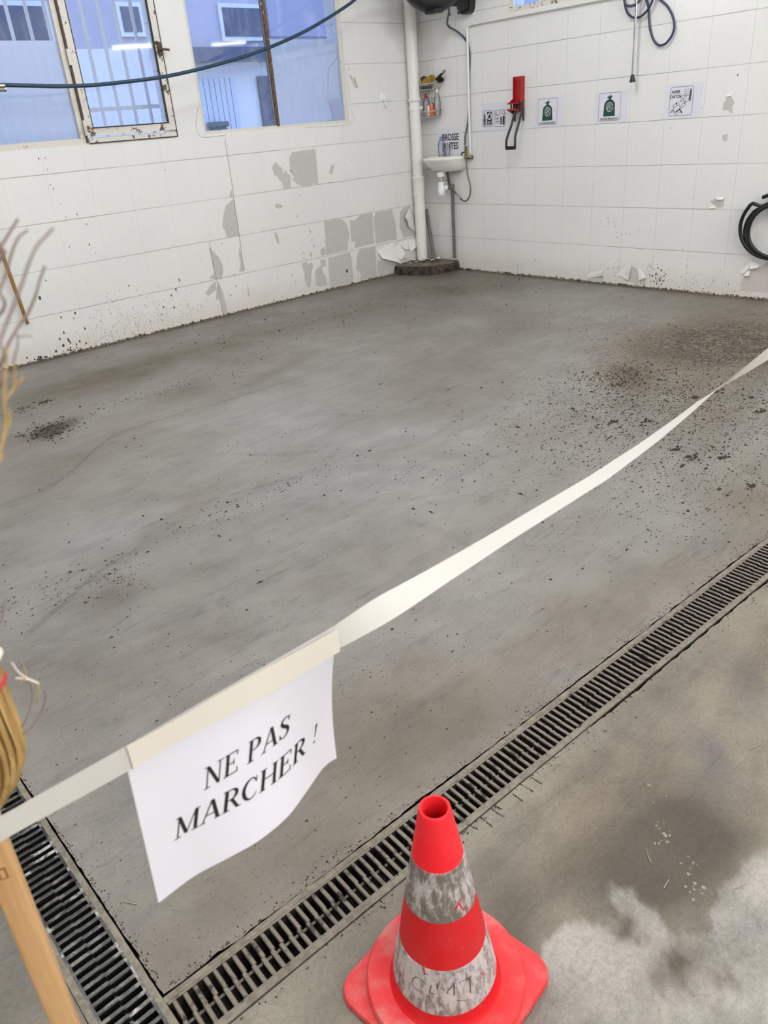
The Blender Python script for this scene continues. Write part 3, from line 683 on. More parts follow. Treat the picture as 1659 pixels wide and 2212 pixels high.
fl_R([(1150, 470), (1205, 470), (1200, 485), (1155, 485)], Z7, .01)

# ---- windows in the left wall
def bar(mb, a, b, w, d, y, mi=0):
    """frame member on the plane Y = y between two (x, z) points, W wide, D deep"""
    a, b = Vector((a[0], y, a[1])), Vector((b[0], y, b[1])); t = (b-a).normalized(); s = t.cross(AY).normalized()*w/2
    mb.prism([a+s, b+s, b-s, a-s], (0, d, 0), mi)
ZT = 2.95
def rim(mb, x0, x1, z0, z1, w, d, y):
    bar(mb, (x0, z0+w/2), (x1, z0+w/2), w, d, y); bar(mb, (x0, z1-w/2), (x1, z1-w/2), w, d, y); bar(mb, (x0+w/2, z0+w), (x0+w/2, z1-w), w, d, y); bar(mb, (x1-w/2, z0+w), (x1-w/2, z1-w), w, d, y)
# window 1 (left, rusty opening sash)
x0, x1, z0, _ = WH_L[0]
w1 = thing('window_1', (x0, YW, z0), kind='structure')
mb = MB(); rim(mb, x0, x1, z0, ZT, .042, .05, YW+.004); bar(mb, (2.588, z0+.04), (2.588, ZT-.04), .046, .05, YW+.004); mb.build('frame', M['frame'], w1)
mb = MB(); mb.bb((x0+.04, YW+.028, z0+.04), (2.566, YW+.032, ZT-.04)); mb.build('pane', M['glass'], w1)
mb = MB(); mb.bb((x0+.04, YW+.040, z0+.04), (2.566, YW+.044, 2.126)); mb.build('frosted_film', M['film'], w1)
sa = thing('sash', (2.62, YW, z0), kind='structure'); sa.parent = w1; sa.location = Vector((2.62, YW, z0))-worldloc(w1)
mb = MB(); rim(mb, 2.615, 3.345, z0+.052, ZT-.03, .052, .044, YW-.016); bar(mb, (2.62, z0+.022), (3.35, z0+.022), .03, .030, YW-.006); mb.build('sash_frame', M['frame_rust'], sa)
mb = MB()
for k in ((2.664, z0+.10, 2.671, ZT-.08), (3.288, z0+.10, 3.2955, ZT-.08), (2.664, z0+.100, 3.295, z0+.109)): mb.bb((k[0], YW-.017, k[1]), (k[2], YW+.004, k[3]))
mb.build('dark_putty', M['crack'], sa)
mb = MB(); mb.bb((2.60, YW-.019, z0+.01), (2.6085, YW+.004, ZT-.02)); mb.build('rust_gap', M['dark_wood'], sa)
mb = MB(); mb.bb((2.62, YW-.010, z0+.001), (3.35, YW+.004, z0+.008)); mb.bb((3.349, YW-.012, z0+.005), (3.3545, YW+.004, ZT-.02)); mb.build('joint_shade', M['crack'], sa)  # dark strips: joint line, with the shade below the sash coloured in
mb = MB(); mb.bb((2.66, YW+.004, z0+.10), (3.295, YW+.008, ZT-.08)); mb.build('sash_pane', M['glass'], sa)
mb = MB(); mb.box((3.322, YW-.026, 2.065), (.028, .02, .09)); mb.tube([(3.322, YW-.03, 2.06), (3.322, YW-.06, 2.06)], .006, 8); mb.tube([(3.295, YW-.058, 2.062), (3.385, YW-.058, 2.055)], .008, 8); mb.tube([(3.29+.02*math.cos(a/8*2*PI), YW-.05, 2.055+.02*math.sin(a/8*2*PI)) for a in range(9)], .0025, 6); mb.build('latch', M['dark_wood'], sa)
for zc in (2.02, 1.57):
    mb = MB(); mb.box((2.607, YW-.018, zc), (.02, .012, .10)); mb.tube([(2.60, YW-.024, zc-.05), (2.60, YW-.024, zc+.05)], .006, 8); mb.build('hinge', M['frame'], sa)
# window 2 (right, brown mullion, cracked corner pane)
x0, x1, z0, _ = WH_L[1]
w2 = thing('window_2', (x0, YW, z0), kind='structure')
mb = MB(); rim(mb, x0, x1, z0, ZT, .024, .05, YW+.006); bar(mb, (x1-.034, z0+.02), (x1-.034, ZT-.02), .028, .012, YW-.002); mb.build('frame', M['frame'], w2)
mb = MB(); bar(mb, (4.352, z0+.018), (4.352, ZT), .028, .052, YW-.002); mb.build('mullion', M['frame_brown'], w2)
for a_, b_ in ((x0+.022, 4.336), (4.368, x1-.04)):
    mb = MB(); mb.bb((a_, YW+.022, z0+.022), (b_, YW+.026, ZT-.02)); mb.build('pane', M['glass'], w2)
mb = MB(); mb.bb((4.368, YW+.036, z0+.022), (x1-.04, YW+.040, 2.132)); mb.build('frosted_film', M['film'], w2)
mb = MB(); strip(mb, [onY(*Z2(*p), YW+.0205) for p in [(1385, 485), (1340, 540), (1300, 600), (1298, 760), (1300, 870), (1330, 950), (1360, 1025)]], .003, 0, NL, 0); mb.build('glass_crack', M['ink_grey'], w2)
# window 3 in the right wall, only its sill corner in view
y0, y1, z0, _ = WH_R[0]
w3 = thing('window_3', (XW, y1, z0), kind='structure')
def barx(mb, a, b, w, d, x):
    a, b = Vector((x, a[0], a[1])), Vector((x, b[0], b[1])); t = (b-a).normalized(); s = t.cross(AX).normalized()*w/2; mb.prism([a+s, b+s, b-s, a-s], (d, 0, 0))
mb = MB(); barx(mb, (y0, z0+.02), (y1, z0+.02), .038, .05, XW+.012); barx(mb, (y1-.02, z0+.035), (y1-.02, 3.0), .036, .05, XW+.012); barx(mb, (y0+.02, z0+.035), (y0+.02, 3.0), .036, .05, XW+.012); barx(mb, (y0, 2.98), (y1, 2.98), .038, .05, XW+.012); mb.build('frame', M['frame_rust'], w3)
for yy in (4.645, 3.95, 3.3):
    mb = MB(); barx(mb, (yy, z0+.035), (yy, 2.96), .045, .052, XW+.008); mb.build('mullion', M['frame_rust'], w3)
yb = [y0+.04, 3.28, 3.32, 3.93, 3.97, 4.625, 4.665, y1-.04]
for k in range(0, 8, 2):
    mb = MB(); mb.bb((XW+.034, yb[k], z0+.036), (XW+.038, yb[k+1], 2.96)); mb.build('pane', M['glass'], w3)

# ---- outside: courtyard, facing house, security grille
mb = MB(); mb.bb((-6, YW+.22, -.12), (22, 10.6, -.02)); tag(mb.build('courtyard_ground', M['rail']), kind='structure')
YF = 10.5
hs = thing('facing_house', (7, YF, 0), 'pale rendered house across the yard seen through the windows', 'building')
def fr(a, b): p, q = onY(*a, YF), onY(*b, YF); return (min(p.x, q.x), max(p.x, q.x), min(p.z, q.z), max(p.z, q.z))
rects = [fr((-30, 12), (112, 88)), fr((255, 15), (305, 70)), fr((475, 17), (568, 80))]
mb = MB(); mb.bb((-6, YF, -.1), (22, YF+1, 4.4)); mb.build('wall', M['facade'], hs)
mb = MB(); mb.bb((-6, YF-.004, 2.52), (22, YF+.1, 4.38)); mb.build('upper_render', M['facade3'], hs)
for a, b, c_, d in rects:
    mb = MB(); mb.bb((a-.05, YF-.04, c_-.05), (b+.05, YF-.005, d+.05)); f_ = mb.build('window', M['facade'], hs)
    mb = MB(); mb.bb((a, YF-.05, c_), (b, YF-.042, d)); mb.build('window_pane', M['dark_glass'], f_)
a, b, c_, d = fr((565, -40), (706, 80)); mb = MB(); mb.bb((a, YF-.06, c_), (b, YF-.005, d)); mb.build('shutter', M['facade2'], hs)
a, b, c_, d = fr((330, 108), (582, 140)); mb = MB(); mb.bb((a, YF-.30, c_+.04), (b, YF-.005, d)); mb.build('canopy_shade', M['dark_glass'], hs)  # dark colour stands in for the shaded band of an awning slab
a, b, c_, d = fr((410, 172), (520, 290)); mb = MB()
for k in range(8): mb.bb((a+(b-a)*k/8+.006, YF-.05, .02), (a+(b-a)*(k+1)/8-.006, YF-.005, d))
mb.build('plank_door', M['plank'], hs)
a, b, c_, d = fr((553, 165), (602, 275)); mb = MB(); mb.bb((a, YF-.05, .02), (b, YF-.005, d)); mb.build('dark_door', M['dark_glass'], hs)
a, b, c_, d = fr((443, 286), (488, 262)); mb = MB(); mb.rbox((a+.12, YF-.18, (d-.06)/2-.01), (.24, .16, d-.06), .05); mb.rbox((a+.12, YF-.18, d-.035), (.27, .19, .07), .03)
tag(mb.build('wheelie_bin', M['bin'], None, 40), 'green bin outside the window, just above its sill', 'bin')
mb = MB()
for k in range(9):
    x = 2.384+.136*k-.0
    mb.bb((x-.011, 6.44, 1.46), (x+.011, 6.455, 2.95))
mb.bb((2.2, 6.436, 1.683), (3.6, 6.444, 1.712)); mb.bb((2.2, 6.436, 2.80), (3.6, 6.444, 2.83))
for x in (2.25, 3.5): mb.bb((x-.012, YW+.222, 1.69), (x+.012, 6.44, 1.705)); mb.bb((x-.012, YW+.222, 2.81), (x+.012, 6.44, 2.825))
tag(mb.build('security_grille', M['grille']), 'pale metal bar grille outside the rusty opening sash', 'grille')

# ---- ceiling tubes (they light the room) and two battens mirrored in the panes
def ceiling_lamp(x, y, rz, label, power=1.0):
    t = thing('tube_lamp', (x, y, ROOM['z1']-.09), label, 'lamp', 'fluorescent battens on the ceiling'); rot = Matrix.Rotation(rz, 3, 'Z')
    mb = MB(); mb.box((x, y, ROOM['z1']-.035), (1.5, .12, .07), rot); mb.build('housing', M['lamp_body'], t)
    mb = MB(); mb.tube([Vector((x, y, ROOM['z1']-.085))+rot @ Vector((s, 0, 0)) for s in (-.72, .72)], .014, 10); mb.build('tube', M['tube_glow'], t)
    for k in (-.45, .45):
        l = bpy.data.lights.new('tube_light', 'POINT'); l.shadow_soft_size = .09; l.energy = LAMP_W*power; l.color = LAMP_COL
        o = bpy.data.objects.new('tube_light', l); C.objects.link(o); o.parent = t; o.location = rot @ Vector((k, 0, -.12))
for x, y, l_ in ((.4, -4.6, 'rear ceiling tube lamp far behind the photographer'), (3.4, -4.6, 'rear ceiling tube lamp on the right side'), (.4, -2.2, 'ceiling tube lamp behind the photographer'), (3.4, -2.2, 'ceiling tube lamp behind, on the right side'),
                 (.4, .6, 'ceiling tube lamp above the broom'), (3.2, .6, 'ceiling tube lamp above the right end of the drain'), (.6, 3.4, 'ceiling tube lamp above the left part of the screed'), (3.6, 3.4, 'ceiling tube lamp above the middle of the screed')):
    ceiling_lamp(x, y, 0, l_, 1.45 if y < 0 else (.72 if y < 1 else 1.0))
def batten(a, b, m_, label, rods):
    a, b = Vector(a), Vector(b); t = thing('tube_lamp', (a+b)/2, label, 'lamp')
    mb = MB(); mb.tube([a+AZ*.05, b+AZ*.05], .03, 8); mb.build('housing', M['lamp_body'], t)
    mb = MB(); mb.tube([a, b], .014, 10); mb.build('tube', m_, t)
    for p, r in zip((a, b), rods): mb = MB(); mb.tube([p+AZ*.05, p+r], .005, 6); mb.build('bracket', M['lamp_body'], t)
batten((5.43, 1.02, 2.6), (5.98, 1.29, 2.6), M['tube_bright'], 'short hanging tube lamp by the right wall', [AZ*1.0]*2)
batten((5.95, 2.72, 2.45), (5.95, 3.45, 2.40), M['tube_dim'], 'tube lamp mounted along the right wall', [AX*.156+AZ*.05]*2)

# ================================================================== DRAINS
ANG = -.0375
def fl(s, w, z=0.0):                       # front drain: s along, w towards the camera
    return Vector((.187+s*math.cos(ANG)+w*math.sin(ANG), .993+s*math.sin(ANG)-w*math.cos(ANG), z))
def channel(name, P, L0, L1, W, label):
    mb = MB(); th = .012
    def U(s): return [P(s, 0, -.004), P(s, 0, -.11), P(s, W, -.11), P(s, W, -.004), P(s, W-th, -.004), P(s, W-th, -.10), P(s, th, -.10), P(s, th, -.004)]
    mb.loft([U(L0), U(L1)]); ch = mb.build(name, M['trough'], None, fix=True); tag(ch, label, 'drain')
    for w0 in (.001, W-.0145):
        mb = MB(); n = int((L1-L0)/.02); rows = []
        for i in range(n+1):
            s = L0+(L1-L0)*i/n; j = .0016*noise.noise(Vector((s*30, w0*90, 1))); k = .0012*noise.noise(Vector((s*55, w0*90, 7)))
            rows.append([P(s, w0+j, -.03), P(s, w0+j, k), P(s, w0+.0135+j*.6, k+.0004), P(s, w0+.0135+j*.6, -.03)])
        mb.loft(rows); mb.build('edge_rail', M['rail'], ch, 50, fix=True)
    return ch
channel('drain_channel', fl, 0.0, 5.9, DW, 'long straight floor drain running past the red cone to the right')
LX0, LX1 = .0625, .187
def ll(s, w, z=0.0): return Vector((LX1-w, .868+s, z))
channel('drain_channel', ll, 0.0, 5.0, LX1-LX0, 'floor drain at lower left behind the wooden broom handle')
def grate(name, L, W, m, pitch=.022, gap=.0122, spine=True, sd_=0):
    """cast slotted grate: two side strips, cross bars in two slightly offset halves, low spine"""
    mb = MB(); r = random.Random(sd_); e = .0055; T = .022
    mb.bb((0, -e, -T), (L, 0, 0)); mb.bb((0, -W, -T), (L, -W+e, 0))
    n = int(round(L/pitch)); p = L/n; bw = p-gap; mid = -W/2
    for k in range(n):
        c = p*(k+.5); o = .0012
        for sgn, ya, yb_ in ((1, -e-.0+.001, mid), (-1, mid, -W+e-.001)):
            j = r.uniform(-.0008, .0008); dz = r.uniform(-.0012, .0)
            w0, w1 = bw*.5, bw*.36
            prof = [(-w1, -T), (w1, -T), (w0, -.003), (w0*.6, dz-.0005), (-w0*.6, dz-.0005), (-w0, -.003)]
            cx = c+o*sgn+j
            mb.loft([[Vector((cx+a, y, z)) for a, z in prof] for y in (ya, yb_)])
    mb.bb((0, mid-.003, -T), (L, mid+.003, -T+.005))
    o = mb.build(name, m, None, fix=True); return o
LAB1 = 'dusty dark slotted grate section in the long front drain'
g0 = grate('drain_grate', .497, .100, M['grate'], sd_=1); g0.rotation_euler = (0, 0, ANG)
def place(o, p, rz, base): o.location = p+Matrix.Rotation(rz, 3, 'Z') @ base; o.rotation_euler = (0, 0, rz)
b0 = Vector(g0.location); tag(g0, LAB1, 'drain grate', 'grates along the front drain')
for i in range(11):
    o = g0 if i == 0 else g0.copy()
    if i: C.objects.link(o)
    place(o, fl(.002+.5*i, .0145, -.0008), ANG, b0)
LAB2 = 'wet dark slotted grate section in the left drain'
g1 = grate('drain_grate', .497, .0955, M['grate_wet'], sd_=2); b1 = Vector(g1.location); tag(g1, LAB2, 'drain grate', 'grates along the left drain')
for i in range(10):
    o = g1 if i == 0 else g1.copy()
    if i: C.objects.link(o)
    q = ll(.003+.5*i, LX1-LX0-.0145, -.0008); place(o, q, PI/2, b1)

# loose bits on the floor nobody could count
def scatter_straw():
    mb = MB(); r = random.Random(3)
    def bit(x, y, L, w, z=.0012):
        a = r.gauss(-.5, .9); d = Vector((math.cos(a), math.sin(a), 0)); s = Vector((-d.y, d.x, 0)); c = Vector((x, y, z))
        q = [c-d*L/2-s*w, c+d*L/2-s*w*.7, c+d*L/2+s*w*.7, c-d*L/2+s*w]; mb.prism([p+AZ*.0016 for p in q], (0, 0, -.0016))
    for u, v, rx, ry, n in ((1600, 735, .38, .55, 3200), (1480, 800, .4, .35, 700), (1380, 850, .45, .25, 420), (1450, 900, .6, .25, 160), (900, 1000, 2.0, 1.2, 160)):
        c = onZ(u, v)
        for _ in range(n):
            x, y = r.gauss(c.x, rx), r.gauss(c.y, ry)
            if x < .2 or x > XW-.05 or y < dl(x)+.02 or y > YW-.05: continue
            bit(x, y, r.uniform(.010, .040), r.uniform(.0005, .0010))
    for u, v in ((770, 1112), (1600, 1915), (1400, 1850), (1440, 1910), (1630, 1615), (1200, 1660), (1655, 1430), (300, 1265), (1480, 880), (1420, 990)):
        p = onZ(u, v); bit(p.x, p.y, r.uniform(.02, .035), .0008)
    tag(mb.build('straw_litter', M['straw_bit']), 'fine pale straw bits scattered over the concrete floor', 'straw', kind='stuff')
scatter_straw()
def scatter_dirt():
    mb = MB(); r = random.Random(5)
    def crumb(x, y, s, e=1.0):
        a = r.random()*6; c = Vector((x, y, 0)); k = 5
        ring = [c+Vector((math.cos(a+j*2*PI/k)*s*r.uniform(.6, 1.2)*e, math.sin(a+j*2*PI/k)*s*r.uniform(.6, 1.2)/e, .0004)) for j in range(k)]
        top = c+Vector((r.uniform(-.3, .3)*s, r.uniform(-.3, .3)*s, s*.7+.0008)); mb.add(ring+[top], [(j, (j+1) % k, k) for j in range(k)])
    for u, v, rx, ry, n, s in ((1600, 735, .4, .5, 1500, .0038), (1340, 815, .18, .14, 700, .0046), (1430, 855, .5, .28, 2800, .0036), (1510, 930, .55, .25, 2000, .0034), (1580, 1050, .3, .22, 700, .0033), (1250, 900, .5, .25, 160, .005),
                               (105, 930, .09, .08, 330, .005), (60, 880, .10, .06, 70, .005), (300, 860, .5, .08, 160, .004), (255, 1255, .07, .07, 130, .0028), (90, 1290, .12, .08, 90, .003),
                               (450, 1120, .5, .06, 130, .0035), (700, 1000, 1.4, .8, 600, .0034), (500, 1500, .35, .35, 360, .0018), (900, 1450, .6, .25, 300, .0020), (1000, 640, 1.2, .5, 360, .005), (550, 720, 1.0, .3, 250, .0045), (420, 1850, .2, .12, 120, .0014)):
        c = onZ(u, v)
        for _ in range(int(n*1.35)):
            x, y = r.gauss(c.x, rx), r.gauss(c.y, ry)
            if x < .2 or x > XW-.04 or y < dl(x)+.012 or y > YW-.04: continue
            crumb(x, y, s*r.lognormvariate(-.42, .5), r.choice([1, 1, 1.5, 1.9, .6]))
    for u, v in ((1325, 912), (1330, 830), (1400, 910), (1500, 860), (1460, 970), (1495, 990), (1620, 1050), (1560, 988), (1550, 845), (1640, 890), (120, 938), (100, 868)):
        p = onZ(u, v)
        for _ in range(16): crumb(r.gauss(p.x, .02), r.gauss(p.y, .012), r.uniform(.004, .011))
    # scratches and flecks beside the drains
    for _ in range(700):
        s = r.uniform(.02, 2.9); sg = r.choice([0, 0, 1]); p = fl(s, -r.expovariate(90)-.004 if sg == 0 else DW+r.expovariate(90)+.003); crumb(p.x, p.y, r.uniform(.0008, .003), r.choice([1, 1.6, .6]))
    for _ in range(420):
        s = r.uniform(.16, 1.6); p = ll(s, -abs(r.gauss(0, .008))-.004); crumb(p.x, p.y, r.uniform(.0006, .0026), r.choice([1, .6]))
    for a_, b_ in (((1075, 365), (1160, 435)), ((1150, 310), (1235, 365)), ((1300, 210), (1370, 260)), ((1340, 135), (1440, 190)), ((1420, 90), (1500, 140)), ((990, 420), (1060, 450)), ((1180, 290), (1225, 315))):
        p, q = onZ(*zz(a_, (700, 1650), 3.19)), onZ(*zz(b_, (700, 1650), 3.19))
        for k in range(26): w_ = p.lerp(q, k/25); crumb(w_.x+r.gauss(0, .0007), w_.y+r.gauss(0, .0007), r.uniform(.0006, .0021), 1.4)
    tag(mb.build('dirt_crumbs', M['dirt']), 'dark dirt crumbs strewn over the grey screed', 'dirt', kind='stuff')
scatter_dirt()
mb = MB()
for (u, v), n, s in (((1440, 1810), 14, .006), ((1490, 1870), 12, .005), ((1430, 1800), 6, .009), ((1500, 1925), 10, .006), ((1410, 1715), 5, .006), ((1620, 1400), 10, .006), ((1285, 1800), 4, .004), ((1440, 2165), 6, .006)):
    for _ in range(n):
        p = onZ(u+rnd.gauss(0, 14), v+rnd.gauss(0, 12)); k = 7; r0 = s*.8*rnd.uniform(.15, 1)**1.5
        ring = [p+Vector((math.cos(j*2*PI/k)*r0*rnd.uniform(.6, 1.2), math.sin(j*2*PI/k)*r0*rnd.uniform(.6, 1.2), .0004)) for j in range(k)]
        mb.add(ring+[p+AZ*.0016], [(j, (j+1) % k, k) for j in range(k)])
M['pale_fleck'] = simple('pale_aggregate', lin(158, 148, 130), .9, var=.3, vscale=60)
tag(mb.build('pale_grit', M['pale_fleck']), 'pale mortar flecks on the brown stained floor right of the cone', 'grit', kind='stuff')

# ================================================================== TRAFFIC CONE
AXI = Vector((.587, .630, 0))
def cr(z): return .0262+(.468-z)/(.468-.05)*(.0965-.0262)
co = thing('traffic_cone', AXI, 'red and white striped traffic cone standing beside the front drain', 'traffic cone')
Z1, Z2_, Z3, Z4 = .366, .265, .1635, .0637
mb = MB(); mb.lathe([(cr(Z1), Z1), (cr(.45), .45), (cr(.468)+.0004, .464), (cr(.468), .468), (.0242, .4695), (.0215, .4685), (.0212, .455), (.022, .44), (.034, .37)], AXI, seg=64, cap=False); mb.build('tip', M['cone_top'], co, 50)
mb = MB(); mb.lathe([(cr(Z3), Z3), (cr(Z2_), Z2_)], AXI, seg=64, cap=False); mb.build('body', M['cone_mid'], co, 50)
mb = MB(); mb.lathe([(.118, .028), (.106, .0295), (.1005, .034), (cr(.045), .045), (cr(Z4), Z4)], AXI, seg=64, cap=False); mb.build('skirt', M['cone_mid'], co, 60)
for i, (a, b) in enumerate(((Z2_, Z1), (Z4, Z3))):
    mb = MB(); e = .0008; mb.lathe([(cr(a), a), (cr(a)+e, a+.0004), (cr(b)+e, b-.0004), (cr(b), b)], AXI, seg=64, cap=False); bd = tag(mb.build('reflective_band', M['band1' if i == 0 else 'band2'], co, 50), ('upper' if i == 0 else 'lower')+' grimy white band')
# rounded-square foot with the raised round collar
def sq(r, z, rd, ang=.10):
    out = []
    for cx, cy, a0 in ((1, 1, 0), (-1, 1, 90), (-1, -1, 180), (1, -1, 270)):
        for k in range(9):
            a = math.radians(a0+90*k/8); x = cx*(r-rd)+rd*math.cos(a); y = cy*(r-rd)+rd*math.sin(a)
            out.append(AXI+Vector((x*math.cos(ang)-y*math.sin(ang), x*math.sin(ang)+y*math.cos(ang), z)))
    return out
mb = MB(); mb.loft([sq(.149, 0, .046), sq(.151, .006, .047), sq(.148, .014, .045), sq(.138, .017, .04)], True, True); mb.build('foot', M['cone_base'], co, 40)
mb = MB(); mb.lathe([(.147, .012), (.1475, .032), (.144, .037), (.130, .0375), (.117, .033), (.10, .030)], AXI, seg=72, cap=False); mb.build('collar', M['cone_base'], co, 50)
# marker scribble and chips on the bands, laid on the cone
def on_cone(u, v, off):
    d = ray(u, v); t = .6
    while t < 3:
        p = EYE+d*t; q = p-AXI; rr = math.hypot(q.x, q.y)
        if rr < cr(p.z)+off: break
        t += .0004
    a = math.atan2(p.y-AXI.y, p.x-AXI.x); r_ = cr(p.z)+off; return AXI+Vector((math.cos(a)*r_, math.sin(a)*r_, p.z)), Vector((math.cos(a), math.sin(a), .17)).normalized()
def cone_line(mb, px, w, o_=(840, 1980), s_=5.925):
    pts = [on_cone(*zz(p, o_, s_), .0011) for p in px]; sp = spline([p[0] for p in pts], 6); n = len(sp); L, Rr = [], []
    for i, p in enumerate(sp):
        t = (sp[min(i+1, n-1)]-sp[max(i-1, 0)]).normalized(); nr = Vector((p.x-AXI.x, p.y-AXI.y, .0)).normalized(); s = t.cross(nr).normalized()*w/2*(.7+.5*abs(noise.noise(p*300)))
        L.append(p+s); Rr.append(p-s)
    mb.add(L+Rr, [(i, i+1, n+i+1, n+i) for i in range(n-1)])
mb = MB()
for px, w in (([(465, 865), (420, 815), (345, 775), (300, 820), (320, 900), (400, 960), (520, 1035)], .0020), ([(540, 880), (525, 960), (515, 975), (600, 992)], .0024), ([(618, 850), (622, 925)], .0028),
              ([(835, 850), (800, 900), (748, 982), (905, 966)], .0026), ([(820, 845), (835, 900), (835, 1010)], .0030), ([(890, 850), (1000, 795), (1062, 755)], .0026), ([(1030, 775), (1042, 860), (1046, 980)], .0028), ([(860, 1068), (930, 1075), (1000, 1068)], .0018)):
    cone_line(mb, px, w)
lab = mb.build('marker_writing', M['marker'], bd)
mb = MB()
for px, w in (([(430, 640), (450, 690), (455, 745)], .0034), ([(448, 700), (475, 738), (500, 750)], .0022)): cone_line(mb, px, w)
mb.build('red_chip', M['cone_mid'], bd)
mb = MB()
for px, w in (([(1185, 705), (1195, 740), (1185, 785)], .0016), ([(1175, 735), (1212, 742)], .0014)): cone_line(mb, px, w)
mb.build('red_chip', M['cone_mid'], bd)
mb = MB()
for px, w in (([(945, 925), (920, 975), (905, 1010)], .004), ([(930, 960), (960, 1005), (985, 990)], .003)): cone_line(mb, px, w, (700, 1650), 3.19)
mb.build('red_chip', M['cone_mid'], co)

# ================================================================== BARRIER TAPE, SIGN, BROOM
TP = [(.012, .8255, 90), (.182, .8195, 90), (.33, .818, 90), (.492, .8165, 88), (.54, .8170, 72), (.58, .8175, 50), (.625, .818, 27), (.69, .8193, 11), (.757, .8205, 3), (.838, .8225, -3), (1.0, .8255, -6), (1.128, .8275, -9), (1.30, .8405, -20), (1.44, .8575, -31), (1.53, .872, -39), (1.62, .8795, -50), (1.73, .888, -65), (1.83, .8955, -78), (2.05, .912, -92), (2.62, .95, -90)]
def tape_pt(x):
    for (xa, za, aa), (xb, zb, ab) in zip(TP, TP[1:]):
        if x <= xb or (xb == TP[-1][0]): t = (x-xa)/(xb-xa); return za+(zb-za)*t, aa+(ab-aa)*t
def tape_fn(a, b):
    x = .012+(2.618-.012)*a; z, an = tape_pt(x); an = math.radians(an); w = .0245*(2*b-1)
    q = lambda e0, e1: max(0, min(1, (x-e0)/(e1-e0)))
    w *= .64+.15*q(.06, .30)+.07*q(.57, .75)
    return Vector((x, .71+w*math.cos(an), z+w*math.sin(an)))
mb = MB(); mb.sheet(tape_fn, 220, 4, (0, -.8, .6), .0004)
bt = mb.build('barrier_tape', M['tape'], None, 60); tag(bt, 'white barrier tape stretched from the wooden handle across the wet floor', 'tape')
# wrapped turn of the tape round the handle
HT, HB = Vector((.0335, .735, .86)), Vector((.0085, .738, .0))
hd = (HT-HB).normalized()
HX = Vector((math.cos(-.35), math.sin(-.35), 0)); HX = (HX-hd*HX.dot(hd)).normalized(); HY = hd.cross(HX)
def handle_ring(z, w, d, r=.004):
    c = HB+hd*((z-HB.z)/hd.z); out = []
    for cx, cy, a0 in ((1, 1, 0), (-1, 1, 90), (-1, -1, 180), (1, -1, 270)):
        for k in range(4):
            a = math.radians(a0+30*k); out.append(c+HX*(cx*(w-r)+r*math.cos(a))+HY*(cy*(d-r)+r*math.sin(a)))
    return out
mb = MB(); mb.loft([handle_ring(z, .0152, .0098) for z in (.800, .806, .835, .842)], False, False); mb.build('tape_turn', M['tape'], bt, 40)
PTL, PTR = Vector((.1797, .7125, .8045)), Vector((.4904, .7125, .7959))
BS = [0, .191, .372, .511, .665, .799, .933, 1]; BX = [.162, .214, .264, .305, .355, .402, .451, .477]; BY = [.692, .694, .684, .678, .684, .703, .723, .724]; BZ = [.601, .600, .601, .601, .598, .594, .593, .592]
bspl = [Vector(p) for p in zip(BX, BY, BZ)]
def bott(s):
    for i in range(7):
        if s <= BS[i+1] or i == 6:
            t = (s-BS[i])/(BS[i+1]-BS[i]); g = lambda k: bspl[max(0, min(7, k))]
            a, b, c, d = g(i-1), g(i), g(i+1), g(i+2)
            return .5*((2*b)+(c-a)*t+(2*a-5*b+4*c-d)*t*t+(3*b-a-3*c+d)*t**3)
def sheet_pt(s, t, off=0):
    T = PTL.lerp(PTR, s); p = T+(bott(s)-T)*max(t, 0); p.y += .008*s*s*math.sin(PI*max(t, 0))-off
    if t < 0: p = T+Vector((0, 0, -t*.2))
    return p
ps = thing('paper_sign', (.33, .71, .6), 'white paper sign NE PAS MARCHER hanging from the barrier tape', 'sign')
mb = MB(); mb.sheet(lambda a, b: sheet_pt(a, 1.12*b-.12), 40, 28, (0, -1, 0), .0004); mb.build('sheet', M['paper'], ps, 60)
def strip_fn(a, b):
    x = .185+(.497-.185)*a+.006*b*(1 if a > .5 else -1)*0; z, _ = tape_pt(x); zt, zb_ = z+.0185-.003*a, z-.0165-.0085*a+.0025*math.sin(a*7)
    return Vector((x, .7072-.001*math.sin(a*9)*b, zb_+(zt-zb_)*b))
mb = MB(); mb.sheet(strip_fn, 40, 4, (0, -1, 0), .0004); mb.build('tape_strip', M['tape2'], ps, 60)
# serif italic lettering, drawn stroke by stroke on the sheet
def qd(p, q, w, w2=None):
    p, q = Vector((*p, 0)), Vector((*q, 0)); n = Vector((-(q-p).y, (q-p).x, 0)).normalized(); w2 = w2 or w; k = 8
    return [(p.lerp(q, i/k)+n*(w+(w2-w)*i/k)/2, p.lerp(q, i/k)-n*(w+(w2-w)*i/k)/2) for i in range(k+1)]
def hz(x0, x1, y, w=.035): return qd((x0, y), (x1, y), w*1.25)
def stem(x0, x1, y0, y1, w): d = w*.60; return [(Vector((x0-d+(x1-x0)*i/8, y0+(y1-y0)*i/8, 0)), Vector((x0+d+(x1-x0)*i/8, y0+(y1-y0)*i/8, 0))) for i in range(9)]
def curve(pts):
    sp = spline([Vector((x, y, w)) for x, y, w in pts], 6); out = []
    for i, p in enumerate(sp):
        t = sp[min(i+1, len(sp)-1)]-sp[max(i-1, 0)]; t = Vector((t.x, t.y, 0)).normalized(); n = Vector((-t.y, t.x, 0)); c = Vector((p.x, p.y, 0)); out.append((c+n*p.z*.6, c-n*p.z*.6))
    return out
bowl = [(.2, .975, .04), (.42, .97, .05), (.58, .88, .10), (.62, .74, .125), (.57, .60, .10), (.42, .51, .05), (.2, .505, .04)]
